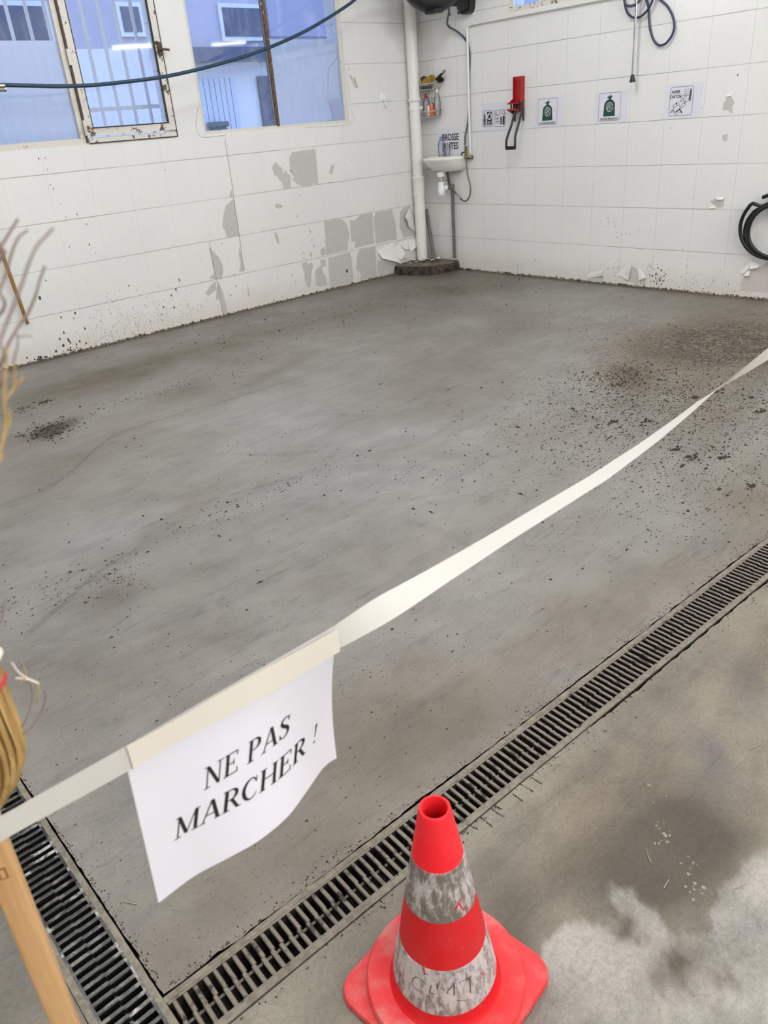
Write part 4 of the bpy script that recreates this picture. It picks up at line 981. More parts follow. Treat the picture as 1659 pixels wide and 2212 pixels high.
GL = {
 'N': (.90, [stem(.16, .16, 0, 1, .045), stem(.16, .72, 1, 0, .125), stem(.74, .74, 0, 1, .045), hz(.03, .31, .018), hz(.02, .16, .982), hz(.60, .88, .982)]),
 'E': (.78, [stem(.2, .2, 0, 1, .12), hz(.05, .66, .98, .042), hz(.2, .52, .52, .042), hz(.05, .69, .02, .042), stem(.645, .655, .78, .98, .04), stem(.50, .50, .40, .64, .04), stem(.685, .665, .0, .23, .04)]),
 'P': (.76, [stem(.2, .2, 0, 1, .12), hz(.05, .38, .018), hz(.05, .25, .982), curve(bowl)]),
 'A': (.88, [stem(.11, .43, 0, .99, .05), stem(.45, .75, 1, 0, .13), hz(.22, .64, .33, .042), hz(-.01, .24, .018), hz(.60, .88, .018)]),
 'S': (.70, [curve([(.57, .74, .04), (.55, .88, .045), (.40, .975, .045), (.22, .92, .08), (.15, .76, .11), (.26, .60, .125), (.46, .46, .13), (.57, .29, .12), (.50, .10, .085), (.33, .02, .045), (.15, .09, .045), (.11, .26, .04)]), stem(.57, .575, .72, .98, .03), stem(.105, .10, .03, .27, .03)]),
 'M': (1.08, [stem(.17, .17, 0, 1, .045), stem(.17, .52, 1, .06, .12), stem(.52, .87, .04, 1, .045), stem(.89, .89, 0, 1, .12), hz(.04, .31, .018), hz(.03, .2, .982), hz(.86, 1.03, .982), hz(.74, 1.04, .018)]),
 'R': (.84, [stem(.2, .2, 0, 1, .12), hz(.05, .37, .018), hz(.05, .25, .982), curve(bowl), stem(.42, .72, .51, 0, .12), hz(.66, .86, .018)]),
 'C': (.80, [curve([(.66, .74, .05), (.58, .90, .045), (.42, .98, .05), (.24, .88, .10), (.13, .66, .125), (.12, .42, .13), (.22, .16, .11), (.40, .02, .055), (.58, .06, .04), (.70, .22, .035)]), stem(.66, .67, .70, .98, .03)]),
 'H': (.92, [stem(.2, .2, 0, 1, .12), stem(.74, .74, 0, 1, .12), hz(.2, .74, .51, .042), hz(.06, .34, .018), hz(.06, .34, .982), hz(.60, .88, .018), hz(.60, .88, .982)]),
 '!': (.36, [qd((.16, .98), (.14, .28), .105, .03), stem(.13, .13, .0, .085, .10)]), ' ': (.36, [])}
def letter_run(mb, txt, s0, s1, tb0, tb1, capt, shear=.20):
    tot = sum(GL[c][0] for c in txt); cap_s = None; x = 0; sc_ = (s1-s0)/tot
    for ch in txt:
        adv, strokes = GL[ch]
        for stt in strokes:
            vs = []
            for a, b in stt:
                for p in (a, b):
                    s = s0+(x+p.x+p.y*shear)*sc_; tb = tb0+(tb1-tb0)*(s-s0)/(s1-s0); vs.append(sheet_pt(s, tb-p.y*capt, .0007))
            n = len(stt); mb.add(vs, [(2*i, 2*i+1, 2*i+3, 2*i+2) for i in range(n-1)])
        x += adv
mb = MB(); letter_run(mb, 'NE PAS', .285, .735, .435, .430, .142); letter_run(mb, 'MARCHER !', .125, .905, .655, .705, .138); mb.build('lettering', M['ink'], ps)

# straw broom stood upside down: flat wooden handle below, sorghum head above
br = thing('straw_broom', HB, 'upside-down straw broom with flat wooden handle at the left edge, tape tied to it', 'broom')
mb = MB(); mb.loft([handle_ring(z, .0146, .0092, .003) for z in (0, .3, .6, .86)]); mb.build('handle', M['wood'], br, 40)
mb = MB(); c = HB+hd*((.752-HB.z)/hd.z); q = lambda a, b: c+HX*a*.0045+hd*b*.0085-HY*.0093
mb.loft([[q(-1, -1), q(1, -1), q(1, 1), q(-1, 1)], [p-HY*.0003 for p in (q(-1, -1), q(1, -1), q(1, 1), q(-1, 1))]]); wp = mb.build('joint_plug', M['wood_dark'], br, fix=True)
mb = MB(); q2 = lambda a, b: c+HX*a*.0022+hd*b*.0058-HY*.0097; mb.loft([[q2(-1, -1), q2(1, -1), q2(1, 1), q2(-1, 1)], [p-HY*.0003 for p in (q2(-1, -1), q2(1, -1), q2(1, 1), q2(-1, 1))]]); mb.build('plug_core', M['wood'], wp, fix=True)
# axis of the head and its half width / half depth by height
HC = lambda z: Vector((.0345+.02*(z-.86), .725-.05*max(0, z-.90), z))
PROF = [(.840, .012, .010), (.850, .024, .016), (.867, .042, .022), (.89, .054, .026), (.91, .0585, .028), (.945, .0580, .026), (.975, .0575, .024), (1.01, .0590, .023), (1.05, .0610, .022), (1.10, .062, .021), (1.26, .064, .02)]
def wd(z):
    for a, b in zip(PROF, PROF[1:]):
        if z <= b[0]: t = (z-a[0])/(b[0]-a[0]); return a[1]+(b[1]-a[1])*t, a[2]+(b[2]-a[2])*t
    return PROF[-1][1:]
r = random.Random(11)
mb = MB()
for k in range(150):
    a = r.random()*2*PI; rho = 1 if k < 110 else r.uniform(.3, .95); zt = r.uniform(1.14, 1.36); tw = r.gauss(0, .10)
    pts = []
    for i in range(15):
        z = .840+(zt-.840)*i/14; w, d = wd(z); an = a+tw*i/14
        pts.append(HC(z)+Vector((math.cos(an)*w*rho, math.sin(an)*d*rho, 0)))
    mb.tube(pts, [.0026, .0014], 6, smooth=2)
mb.build('straw_bundle', M['straw'], br, 60)
mb = MB(); mb.loft([[HC(z)+Vector((math.cos(a)*w*.93, math.sin(a)*d*.9, 0)) for a in [2*PI*k/20 for k in range(20)]] for z, w, d in PROF[:-1]]); mb.build('straw_core', M['straw'], br, 60)
def tie(z, tilt, m_, rr, name):
    w, d = wd(z); mb = MB(); mb.tube([HC(z)+Vector((math.cos(a)*(w+rr*1.6), math.sin(a)*(d+rr*1.6), tilt*math.cos(a)*w)) for a in [2*PI*k/40 for k in range(40)]], rr, 8, closed=True); return mb.build(name, m_, br, 60)
def zat(u, v): return onY(u, v, .712).z
for (u, v), m_, rr, nm in (((4, 1335), 'cord_white', .0028, 'white_cord'), ((17, 1390), 'cord_red', .0022, 'red_cord'), ((26, 1428), 'cord_white', .0030, 'white_cord'), ((38, 1480), 'cord_red', .0022, 'red_cord')):
    tie(zat(u, v), .22, M[m_], rr, nm)
P_ = lambda u, v, y=.716: onY(u, v, y)
mb = MB(); mb.tube([P_(26, 1432), P_(40, 1452), P_(60, 1466), P_(83, 1476)], .0011, 6, smooth=4); mb.tube([P_(34, 1465), P_(55, 1467), P_(83, 1476)], .0010, 6, smooth=4); mb.build('cord_end', M['cord_white'], br, 60)
for pts, y, rr, m_ in (([(-14, 575), (0, 536), (8, 523), (20, 503), (39, 473)], .56, .0016, 'straw2'), ([(-12, 690), (0, 627), (13, 592), (23, 554), (38, 516), (60, 497)], .55, .0014, 'straw2'), ([(-16, 800), (0, 736), (23, 675), (46, 617), (61, 572), (78, 534), (96, 513), (115, 493)], .47, .0012, 'straw2'),
                       ([(-18, 850), (2, 784), (15, 749), (38, 708), (61, 675), (78, 635), (84, 612), (97, 575)], .55, .0015, 'straw2'), ([(30, 810), (30, 780), (38, 745), (36, 720)], .55, .0009, 'straw2'), ([(36, 728), (55, 726), (70, 728)], .55, .0006, 'straw2'),
                       ([(-22, 1010), (0, 972), (10, 934), (13, 908), (10, 870), (28, 842), (50, 815)], .53, .0015, 'straw'), ([(10, 870), (10, 830), (14, 795), (13, 750)], .53, .0012, 'straw'), ([(13, 930), (22, 905), (20, 880)], .53, .0009, 'straw'), ([(30, 840), (32, 810), (30, 785)], .53, .0009, 'straw'),
                       ([(50, 1586), (76, 1561), (91, 1533), (98, 1508), (95, 1489)], .715, .0011, 'straw2'), ([(48, 1570), (62, 1540), (70, 1500), (62, 1470)], .715, .0008, 'straw2'), ([(40, 1480), (56, 1460), (52, 1440), (46, 1425)], .715, .0006, 'straw'), ([(84, 1478), (80, 1500), (78, 1520)], .715, .0009, 'straw'), ([(-12, 1350), (2, 1345), (7, 1320), (9, 1300)], .715, .0012, 'straw2'), ([(10, 1640), (25, 1632), (38, 1634)], .72, .0006, 'straw')):
    q = [P_(u, v, y) for u, v in pts]
    if pts[0][0] < 0:                                  # rooted in the head, left of the picture
        zr = min(1.24, q[0].z-.10); root = HC(zr)+Vector((-.01, 0, 0)); q = [root, root.lerp(q[0], .5)+Vector((-.012, 0, .01))]+q
    mb = MB(); mb.tube(q, [rr*.95, rr*.55], 7, smooth=5); mb.build('loose_straw', M[m_], br, 60)
# post that carries the far end of the tape (just out of the picture)
mb = MB(); mb.rbox((2.645, .71, .56), (.05, .05, 1.12), .006); mb.rbox((2.645, .71, .012), (.20, .20, .024), .02); tag(mb.build('tape_post', M['wood'], None, 40), 'wooden post holding the right end of the barrier tape', 'post')

# stick hanging on the left wall
a, b = onY(0, 535, 6.065), onY(60, 700, 6.065); top = a+(a-b)*1.35
mb = MB(); k = 6.2/1635*9.0/2*.72
mb.tube([b, b+(a-b)*.03, top], [.0125, .0138, .0135][0:2], 14); hb = thing('hanging_broom', b, 'brown wooden broom handle hanging down the white left wall', 'broom')
mb.build('handle', M['wood2'], hb, 50)
mb = MB(); mb.rbox(top+Vector((0, 0, .03)), (.30, .06, .05), .012); mb.build('broom_stock', M['wood2'], hb, 40)
mb = MB()
for k in range(60): x = top.x-.14+.28*(k % 20)/19; mb.tube([(x, top.y-.02+.02*(k//20), top.z+.05), (x+rnd.gauss(0, .006), top.y-.02+.02*(k//20), top.z+.12)], .002, 4)
mb.build('bristles', M['bristle_dark'], hb)
for k, n_ in ((-.06, 'left'), (.06, 'right')):
    mb = MB(); mb.tube([(top.x+k, YW, top.z-.01), (top.x+k, YW-.09, top.z-.012), (top.x+k, YW-.095, top.z+.03)], .005, 8); tag(mb.build('wall_hook', M['steel']), n_+' steel hook carrying the hanging broom', 'hook')

# ================================================================== CORNER: pipes, basin, rack
PX, PY, PR = 5.952, 6.030, .0545
dp = thing('drainpipe', (PX, PY, .1), 'thick white drainpipe in the corner of the room', 'pipe')
mb = MB(); mb.lathe([(PR, .098), (PR, ROOM['z1'])], (PX, PY, 0), seg=28); mb.build('pipe', M['white_gloss'], dp, 40)
for v, v2, kind in ((219, 231, 0), (386, 419, 1)):
    zt, zb = onY(897, v, PY-PR).z, onY(897, v2, PY-PR).z
    mb = MB()
    if kind == 0:
        mb.lathe([(PR+.001, zt-.004), (PR+.009, zt+.002), (PR+.011, zt+.012), (PR+.008, zt+.024), (PR+.001, zt+.028)], (PX, PY, 0), seg=28); mb.build('socket_bead', M['white_gloss'], dp, 50)
        zc = zb-.012
    else:
        mb.lathe([(PR+.001, zb+.0), (PR+.006, zb+.004), (PR+.006, zt-.012), (PR+.011, zt-.006), (PR+.011, zt+.008), (PR+.001, zt+.012)], (PX, PY, 0), seg=28); mb.build('socket_bead', M['white_gloss'], dp, 50)
        zc = zb-.01
    mb = MB(); mb.lathe([(PR+.001, zc-.019), (PR+.005, zc-.018), (PR+.005, zc+.018), (PR+.001, zc+.019)], (PX, PY, 0), seg=28)
    a_ = math.radians(-60 if kind == 0 else -170); cl = mb.build('clamp', M['white_gloss'], dp, 40)
    dx = Vector((math.cos(a_), math.sin(a_), 0)); mb = MB(); mb.tube([Vector((PX, PY, zc))+dx*(PR+.002), Vector((PX, PY, zc))+dx*(PR+.024)], .013, 10); mb.build('clamp_lug', M['white_gloss'], cl, 40)
# rough concrete block in the corner
pl = [onZ(860, 592), onZ(905, 597), onZ(930, 596), onZ(976, 587)]
base = [Vector((5.60, YW-.004, 0)), Vector((5.595, 6.02, 0)), Vector((5.66, 5.80, 0)), Vector((5.75, 5.69, 0)), Vector((5.93, 5.625, 0)), Vector((XW-.004, 5.63, 0)), Vector((XW-.004, YW-.004, 0))]
base = [p for i, q in enumerate(base) for p in [q.lerp(base[(i+1) % len(base)], k/6) for k in range(6)]]
mb = MB(); cen = Vector((5.88, 5.90, 0)); rings = []
for z, k in ((-.004, 1.0), (.03, .995), (.065, .985), (.088, .965), (.098, .90), (.100, .5)):
    rings.append([Vector((cen.x+(p.x-cen.x)*k, cen.y+(p.y-cen.y)*k, z))+(Vector((noise.noise(p*21+AZ*z*40), noise.noise(p*19+AX*3+AZ*z*40), 0))*.016 if (p.x < XW-.02 and p.y < YW-.02) else Vector())+AZ*(.012*noise.noise(p*14+AZ*3) if z > .05 else 0) for p in base])
for rg in rings:
    for p in rg: p.x = min(p.x, XW-.003); p.y = min(p.y, YW-.003)
mb.loft(rings); blk = mb.build('concrete_block', [M['block'], M['block_top']], None, 60)
for f in blk.data.polygons:
    if f.normal.z > .75: f.material_index = 1
tag(blk, 'rough dark concrete block in the corner under the white drainpipe', 'concrete block')
def chip(p, s, rz):
    mb = MB(); k = 6; pts = [p+Vector((math.cos(rz+j*2*PI/k)*s*rnd.uniform(.6, 1.2), math.sin(rz+j*2*PI/k)*s*.7*rnd.uniform(.6, 1.2), rnd.uniform(0, s*.4))) for j in range(k)]
    mb.prism(pts, (0, 0, .004)); return mb.build('plaster_chip', M['chip'], None, fix=True)
CH = []
for (u, v), s in (((893, 562), .035), ((900, 566), .02), ((926, 560), .028), ((944, 559), .045), ((887, 569), .018), ((915, 563), .022), ((935, 563), .03)):
    p = onZ(u, v, .104); p.x = min(p.x, XW-.06); p.y = min(p.y, YW-.06); o = chip(p, s, rnd.random()*6); CH.append(o)
    tag(o, 'small broken white plaster chip lying on the corner concrete block', 'debris', 'plaster chips on the concrete block')
mb = MB()
for k in range(60):
    p = onZ(rnd.gauss(918, 18), rnd.gauss(563, 3), .103)
    if p.x > XW-.03 or p.y > YW-.03 or p.x < 5.68 or p.y < 5.72: continue
    s = rnd.uniform(.005, .016); rot = Matrix.Rotation(rnd.random()*6, 3, Vector((rnd.random(), rnd.random(), rnd.random())).normalized()); mb.box(p+AZ*s*.4, (s, s*.8, s*.6), rot)
tag(mb.build('rubble', M['block']), 'dark rubble crumbs heaped on the corner concrete block', 'rubble', kind='stuff')
# leaning grey pipe beside the drainpipe
a, b = onX(938, 563, XW-.12), onX(920.5, 452, XW-.028); a.z = .10
mb = MB(); mb.tube([a, a.lerp(b, .5), b], [.0205, .0165], 14); tag(mb.build('leaning_pipe', M['grey_pvc'], None, 50), 'grey plastic pipe leaning against the wall behind the drainpipe', 'pipe')

# small white wash basin
CY, RZ = 5.705, 1.083
def dring(w, d, z, x0=0.0, n=28, e=2.4):
    out = []
    for i in range(n+1):
        a = -PI/2+PI*i/n; s, c = math.sin(a), math.cos(a)
        out.append(Vector((XW-.002-x0-d*abs(c)**(2/e), CY+w*math.copysign(abs(s)**(2/e), s), z)))
    return out
ba = thing('wash_basin', (XW, CY, RZ-.13), 'small white ceramic wash basin on the right wall beside the drainpipe', 'basin')
mb = MB(); mb.loft([dring(.10, .10, RZ-.128), dring(.15, .15, RZ-.126), dring(.185, .205, RZ-.105), dring(.21, .25, RZ-.06), dring(.228, .286, RZ-.022), dring(.236, .298, RZ-.010), dring(.236, .298, RZ+.001), dring(.232, .293, RZ+.006), dring(.214, .272, RZ+.005), dring(.196, .252, RZ-.004, .0), dring(.18, .15, RZ-.03, .085), dring(.15, .12, RZ-.075, .095), dring(.06, .05, RZ-.098, .12)], False, True); mb.build('bowl', M['ceramic'], ba, 60)
mb = MB(); mb.bb((XW-.085, CY-.20, RZ-.006), (XW-.002, CY+.20, RZ+.0095)); mb.build('back_ledge', M['ceramic'], ba)
p = onX(929, 341, XW-.14); mb = MB(); mb.lathe([(.016, 0), (.018, .006), (.012, .016), (.009, .03), (0, .032)], (XW-.05, CY+.135, RZ+.0095), seg=16); mb.build('tap_hole_plug', M['chrome'], ba, 40)
# bottle trap under the basin
TX = XW-.145; TY = onX(953, 400, TX).y; tz = lambda v: onX(953, v, TX).z
tr = thing('bottle_trap', (TX, TY, tz(421)), 'white plastic bottle trap under the wash basin', 'drain trap')
mb = MB(); zt_, zb_ = tz(371), tz(382); mb.lathe([(.034, zb_), (.038, zb_+.004), (.038, zt_), (.030, RZ-.127)], (TX, TY, 0), seg=24); mb.build('waste_nut', M['ceramic'], tr, 40)
mb = MB(); mb.lathe([(.024, tz(393)), (.024, tz(381))], (TX, TY, 0), seg=20); mb.build('tail_pipe', M['steel'], tr, 40)
z0_, z1_ = tz(422), tz(393)
mb = MB(); mb.lathe([(.0, z0_), (.028, z0_), (.033, z0_+.008), (.033, z0_+.030), (.036, z0_+.031), (.036, z0_+.040), (.033, z0_+.041), (.033, z1_-.042), (.028, z1_-.034), (.028, z1_-.022), (.031, z1_-.021), (.031, z1_-.002), (.024, z1_)], (TX, TY, 0), seg=28, cap=False); mb.build('trap_body', M['white_plastic'], tr, 40)
GX = XW-.035; ge = onX(977, 405, GX); GYY = ge.y; oz = tz(406.5)
mb = MB(); e0 = Vector((TX, TY, oz)); e1 = Vector((GX, GYY, oz)); dd = (e1-e0).normalized(); mb.tube([e0+dd*.03, e0+dd*.062], .0215, 18); mb.tube([e0+dd*.036, e0+dd*.054], .0265, 12); mb.build('outlet_nut', M['white_plastic'], tr, 40)
wp_ = thing('waste_pipe', (GX, GYY, 0), 'grey plastic waste pipe standing on the wall below the basin', 'pipe')
mb = MB(); mb.tube([e0+dd*.055, e1-dd*.005], .0195, 16); mb.tube([e1+AZ*.026, e1-AZ*.065], .0205, 18); mb.build('tee', M['grey_pvc'], wp_, 50)
mb = MB(); mb.lathe([(.017, .0), (.017, oz-.05)], (GX, GYY, 0), seg=18); mb.lathe([(.0205, .02), (.0205, .11), (.017, .112)], (GX, GYY, 0), seg=18); mb.build('pipe', M['grey_pvc'], wp_, 50)
mb = MB(); mb.lathe([(.0215, .108), (.0215, .114)], (GX, GYY, 0), seg=18); mb.build('white_ring', M['white_plastic'], wp_, 50)
# flexible supply hose with a coupling, from the brass valve under the basin
Zs = lambda *q: zz(q, (890, 270), 11.06)
hx = XW-.055
pts = [onX(*Zs(*q), hx) for q in [(1300, 845), (1305, 950), (1320, 1120), (1350, 1280), (1385, 1420), (1400, 1560), (1365, 1730), (1270, 1822), (1180, 1775), (1110, 1690), (1010, 1580), (940, 1430), (895, 1290), (868, 1180), (850, 1090)]]
fh = thing('flexible_hose', pts[8], 'grey braided flexible hose hanging in a loop below the brass valve', 'hose')
mb = MB(); mb.tube(pts, .0072, 10, smooth=6); mb.build('braid', M['braid'], fh, 60)
mb = MB(); a_, b_ = onX(*Zs(1070, 1635), hx-.001), onX(*Zs(1165, 1740), hx-.001); mb.tube([a_, a_.lerp(b_, .45)], .0092, 6); mb.tube([a_.lerp(b_, .5), b_], .0112, 6); mb.build('coupling', M['chrome'], fh, 40)
# thin dark bracket rod under the basin
mb = MB(); mb.tube([onX(*Zs(795, 1312), XW-.08), onX(*Zs(850, 1330), XW-.04), onX(*Zs(885, 1440), XW-.03)], .004, 8); mb.tube([onX(*Zs(835, 1100), XW-.04), onX(*Zs(870, 1300), XW-.035), onX(*Zs(888, 1450), XW-.03)], .010, 8); mb.tube([onX(*Zs(840, 1560), XW-.05), onX(*Zs(842, 1635), XW-.05)], .002, 6)
tag(mb.build('supply_tube', M['grey_pvc'], None, 60), 'thin dark supply tube rising behind the bottle trap', 'pipe')
# white water pipe with clips
wx = XW-.026; c0 = onX(1009, 52, wx); c1 = onX(1017.5, 339, wx); c2 = Vector((wx, 2.4, 2.163)); c0.z = c2.z; c1.y = c0.y-.005
wpi = thing('water_pipe', c1, 'thin white water pipe running along under the right window and down to the valve', 'pipe')
mb = MB(); bend = [Vector((wx, c0.y-.045, c0.z)), Vector((wx, c0.y-.012, c0.z-.004)), Vector((wx, c0.y, c0.z-.014)), Vector((wx, c0.y, c0.z-.05))]
mb.tube([c2, bend[0]]+bend[1:]+[Vector((wx, c0.y, 1.5)), c1], .0105, 12); mb.build('pipe', M['white_gloss'], wpi, 60)
mb = MB(); mb.tube([bend[1]-AY*.02, bend[1], bend[2], bend[3]], .0125, 12); mb.build('elbow', M['white_gloss'], wpi, 60)
for v in (90, 160, 218, 264):
    z = onX(1012, v, wx).z; mb = MB(); mb.lathe([(.0112, z-.004), (.0128, z-.003), (.0128, z+.003), (.0112, z+.004)], (wx, c0.y, 0), seg=14); mb.box((XW-.011, c0.y, z), (.02, .010, .006)); mb.build('pipe_clip', M['white_metal'], wpi, 40)
yk = onX(1027, 50, wx).y; mb = MB(); mb.tube([(wx, yk-.012, c0.z), (wx, yk+.012, c0.z)], .0135, 12); mb.box((XW-.012, yk, c0.z+.012), (.022, .014, .01)); mb.build('pipe_clip', M['white_metal'], wpi, 40)
# brass valve
bp = onX(*Zs(1290, 690), XW-.06); vx = bp.x
va = thing('brass_valve', bp, 'old brass tap valve at the end of the white water pipe beside the basin', 'tap')
zt2 = lambda y_: onX(*Zs(1290, y_), vx).z; yv = bp.y
mb = MB(); mb.lathe([(.009, zt2(840)), (.012, zt2(800)), (.017, zt2(795)), (.017, zt2(740)), (.0135, zt2(730)), (.0135, zt2(650)), (.0175, zt2(640)), (.0175, zt2(595)), (.012, zt2(585)), (.012, zt2(560)), (.019, zt2(555)), (.019, zt2(520)), (.012, zt2(510))], (vx, yv, 0), seg=14); mb.build('valve_body', M['brass'], va, 35)
mb = MB(); mb.tube([(vx, yv, zt2(765)), (vx+.02, yv-.03, zt2(765)), (wx, c0.y-.005, zt2(765))], .0125, 10); mb.tube([(wx+.005, c0.y-.03, zt2(780)), (wx-.01, c0.y+.03, zt2(780))], .016, 6); mb.build('side_inlet', M['brass'], va, 35)
mb = MB(); mb.tube([(vx, yv+.012, zt2(650)), (vx-.012, yv+.038, zt2(655)), (vx-.015, yv+.048, zt2(720))], .007, 8); mb.build('lever', M['black'], va, 40)
mb = MB(); mb.lathe([(.010, 0), (.012, .003), (.012, .012), (.006, .016)], (wx-.012, c0.y-.02, c1.z-.01), seg=10); mb.lathe([(.008, 0), (.008, .012)], (wx-.02, c0.y-.03, c1.z+.025), seg=10); mb.build('compression_nut', M['chrome'], va, 40)
# grey hose dropping from the reel, passing behind the white pipe to the valve
Z3_ = lambda *q: zz(q, (820, 0), 6.319)
hp = [(onX(*Z3_(*q), XW-o)) for q, o in (((955, -60), .34), ((948, 60), .32), ((945, 170), .25), ((922, 300), .14), ((950, 365), .09), ((1040, 420), .05), ((1130, 490), .022), ((1190, 570), .012), ((1226, 700), .0095), ((1228, 850), .0095), ((1222, 1000), .0095), ((1216, 1300), .0095), ((1214, 1550), .014), ((1198, 1720), .03), ((1172, 1850), .05), ((1168, 1985), .058))]
mb = MB(); mb.tube(hp, .0092, 12, smooth=6); tag(mb.build('feed_hose', M['hose_grey'], None, 60), 'blue-grey hose dropping from the black reel to the brass valve', 'hose')

# wire rack with brushes and bottles
rk = thing('wire_rack', (XW-.06, 5.90, 1.45), 'chrome two-tier wire rack hung on the wall beside the drainpipe', 'rack')
Y0r, Y1r = 5.808, 6.0
def basket(zb, zt):
    X0, X1 = XW-.125, XW-.008
    def ring(z, i=0): return [Vector((X1, Y0r+i, z)), Vector((X0+.02, Y0r+i, z)), Vector((X0+i, Y0r+.02, z)), Vector((X0+i, Y1r-.02, z)), Vector((X0+.02, Y1r-i, z)), Vector((X1, Y1r-i, z))]
    mb = MB(); mb.tube(ring(zt), .0042, 8, closed=True); mb.build('rim_wire', M['chrome'], rk, 60)
    mb = MB(); mb.tube(ring(zb, .004), .0028, 6, closed=True)
    for k in range(8): y = Y0r+.012+(Y1r-Y0r-.024)*k/7; mb.tube([(X0, y, zt), (X0+.002, y, zb), (X1, y, zb), (X1, y, zt)], .0019, 6)
    for k in range(5): x = X0+.02+(X1-X0-.03)*k/4; mb.tube([(x, Y0r, zt), (x, Y0r+.002, zb), (x, Y1r-.002, zb), (x, Y1r, zt)], .0019, 6)
    mb.build('basket_wires', M['chrome'], rk, 60)
ZA, ZB = 1.688, 1.448
basket(ZA, ZA+.05); basket(ZB, ZB+.052)
mb = MB(); [mb.tube([(XW-.008, y, ZB), (XW-.008, y, ZA+.06)], .003, 6) for y in (Y0r+.03,)]; mb.build('upright', M['chrome'], rk, 60)
mb = MB(); [mb.tube([(XW-.008, y, ZB), (XW-.008, y, ZA+.06)], .003, 6) for y in (Y1r-.03,)]; mb.build('upright', M['chrome'], rk, 60)
Zr = lambda *q: zz(q, (895, 140), 17.7)
def AtR(q, off): return onX(*Zr(*q), XW-off)
# dark dish brush with a holed handle
bx_ = XW-.075
a, b = AtR((830, 560), .075), AtR((1150, 250), .075); dr = (b-a).normalized(); nn = dr.cross(AX).normalized()
db = thing('dish_brush', a, 'dark brush with a holed handle lying on the upper rack tier', 'brush')
rotb = Matrix((dr, AX, dr.cross(AX))).transposed()
mb = MB(); m0 = a.lerp(b, .35); mb.rbox(m0, ((b-a).length*.75, .028, .016), .006, rotb)
e1_ = b; L_ = .018
mb.tube([e1_+dr*(L_*math.cos(t))-dr*.006+nn*.009*math.sin(t) for t in [2*PI*k/14 for k in range(14)]], .0042, 8, closed=True); mb.build('handle', M['bristle_dark'], db, 50)
mb = MB(); cB = AtR((985, 570), .07)
for k in range(140):
    v_ = Vector((rnd.gauss(0, 1), rnd.gauss(0, 1), rnd.gauss(0, 1))).normalized(); v_.z *= .85; mb.tube([cB+v_*.006, cB+Vector((v_.x*.036, v_.y*.042, v_.z*.034))], [.0035, .0014], 5)
mb.build('bristle_tuft', M['bristle_dark'], db)
# yellow brush body and the worn block behind it
p = [AtR(q, .07) for q in [(335, 725), (480, 560), (690, 405), (760, 375), (800, 480), (760, 590), (690, 680), (420, 725)]]
mb = MB(); mb.prism(p, (-.045, 0, 0)); mb.prism([q.lerp(sum(p, Vector())/8, .12)-AX*.045 for q in p], (-.006, 0, 0)); yb_ = mb.build('yellow_brush', M['sponge_yellow'], None, fix=True); tag(yb_, 'yellowish brush tipped on its side in the upper rack tier', 'brush')
p = [AtR(q, .03) for q in [(300, 500), (430, 420), (495, 520), (420, 640), (365, 650)]]
mb = MB(); mb.prism(p, (-.03, 0, 0)); tag(mb.build('scrubbing_block', M['dark_wood'], None, fix=True), 'small worn brown block behind the yellow brush on the rack', 'sponge')
mb = MB(); mb.rbox((XW-.066, 5.945, ZA+.020), (.085, .085, .028), .01); tag(mb.build('soap_tray', M['black'], None, 40), 'black soap tray lying in the upper rack basket', 'tray')
def bottle(name, label, q, off, hgt, rad, m_, prof, cat='bottle'):
    c = AtR(q, off); c.z = ZB+.004; t = thing(name, c, label, cat); mb = MB(); mb.lathe([(r_*rad, z*hgt) for r_, z in prof], c, seg=22); mb.build('body', m_, t, 50); return t, c
WASH = [(0, 0), (.9, .0), (1, .03), (1, .30), (.82, .45), (1.0, .60), (.85, .72), (.36, .82), (.34, .86)]
t, c = bottle('soap_bottle', 'clear washing-up bottle with a red cap, leftmost on the lower rack tier', (470, 1800), .055, .195, .036, M['bottle'], WASH)
mb = MB(); mb.lathe([(.015, .166), (.016, .168), (.016, .186), (.009, .190), (.009, .200), (.011, .203), (0, .206)], c, seg=16); mb.build('cap', M['red_cap'], t, 40)
t, c = bottle('cleaner_bottle', 'clear bottle with an orange and white label in the lower rack tier', (640, 1800), .085, .15, .034, M['bottle'], [(0, 0), (.9, 0), (1, .03), (1, .66), (.8, .78), (.4, .86), (.38, .90)])
mb = MB(); mb.lathe([(.017, .132), (.019, .134), (.019, .156), (.012, .166), (0, .168)], c, seg=16); mb.build('cap', M['bottle'], t, 40)
def arc_label(c, r_, z0, z1, a0, a1, m_, par, name):
    mb = MB(); mb.grid(lambda a, b: c+Vector((math.cos(a0+(a1-a0)*a)*r_, math.sin(a0+(a1-a0)*a)*r_, z0+(z1-z0)*b)), 12, 1); return mb.build(name, m_, par, 60)
arc_label(c, .0348, .006, .098, math.radians(195), math.radians(290), M['orange'], t, 'orange_label'); arc_label(c, .0348, .052, .098, math.radians(140), math.radians(195), M['paper_w'], t, 'white_label'); arc_label(c, .0348, .006, .052, math.radians(150), math.radians(195), M['paper_w'], t, 'white_label')
t, c = bottle('spray_bottle', 'slim clear bottle with a white tip, right end of the lower rack tier', (890, 1800), .06, .215, .034, M['bottle'], [(0, 0), (.7, 0), (.8, .03), (.85, .25), (1.0, .5), (.95, .62), (.7, .8), (.3, .93), (.25, .95)])
mb = MB(); mb.lathe([(.008, .204), (.009, .206), (.009, .222), (.004, .232), (0, .234)], c, seg=14); mb.build('cap', M['white_plastic'], t, 40)
mb = MB(); p = AtR((1015, 1790), .03); p.z = ZB+.052; mb.lathe([(0, 0), (.006, 0), (.0075, .004), (.006, .011), (0, .013)], p, seg=12); tag(mb.build('dark_cap', M['black'], None, 40), 'tiny dark cap on the right rim of the lower rack tier', 'cap')

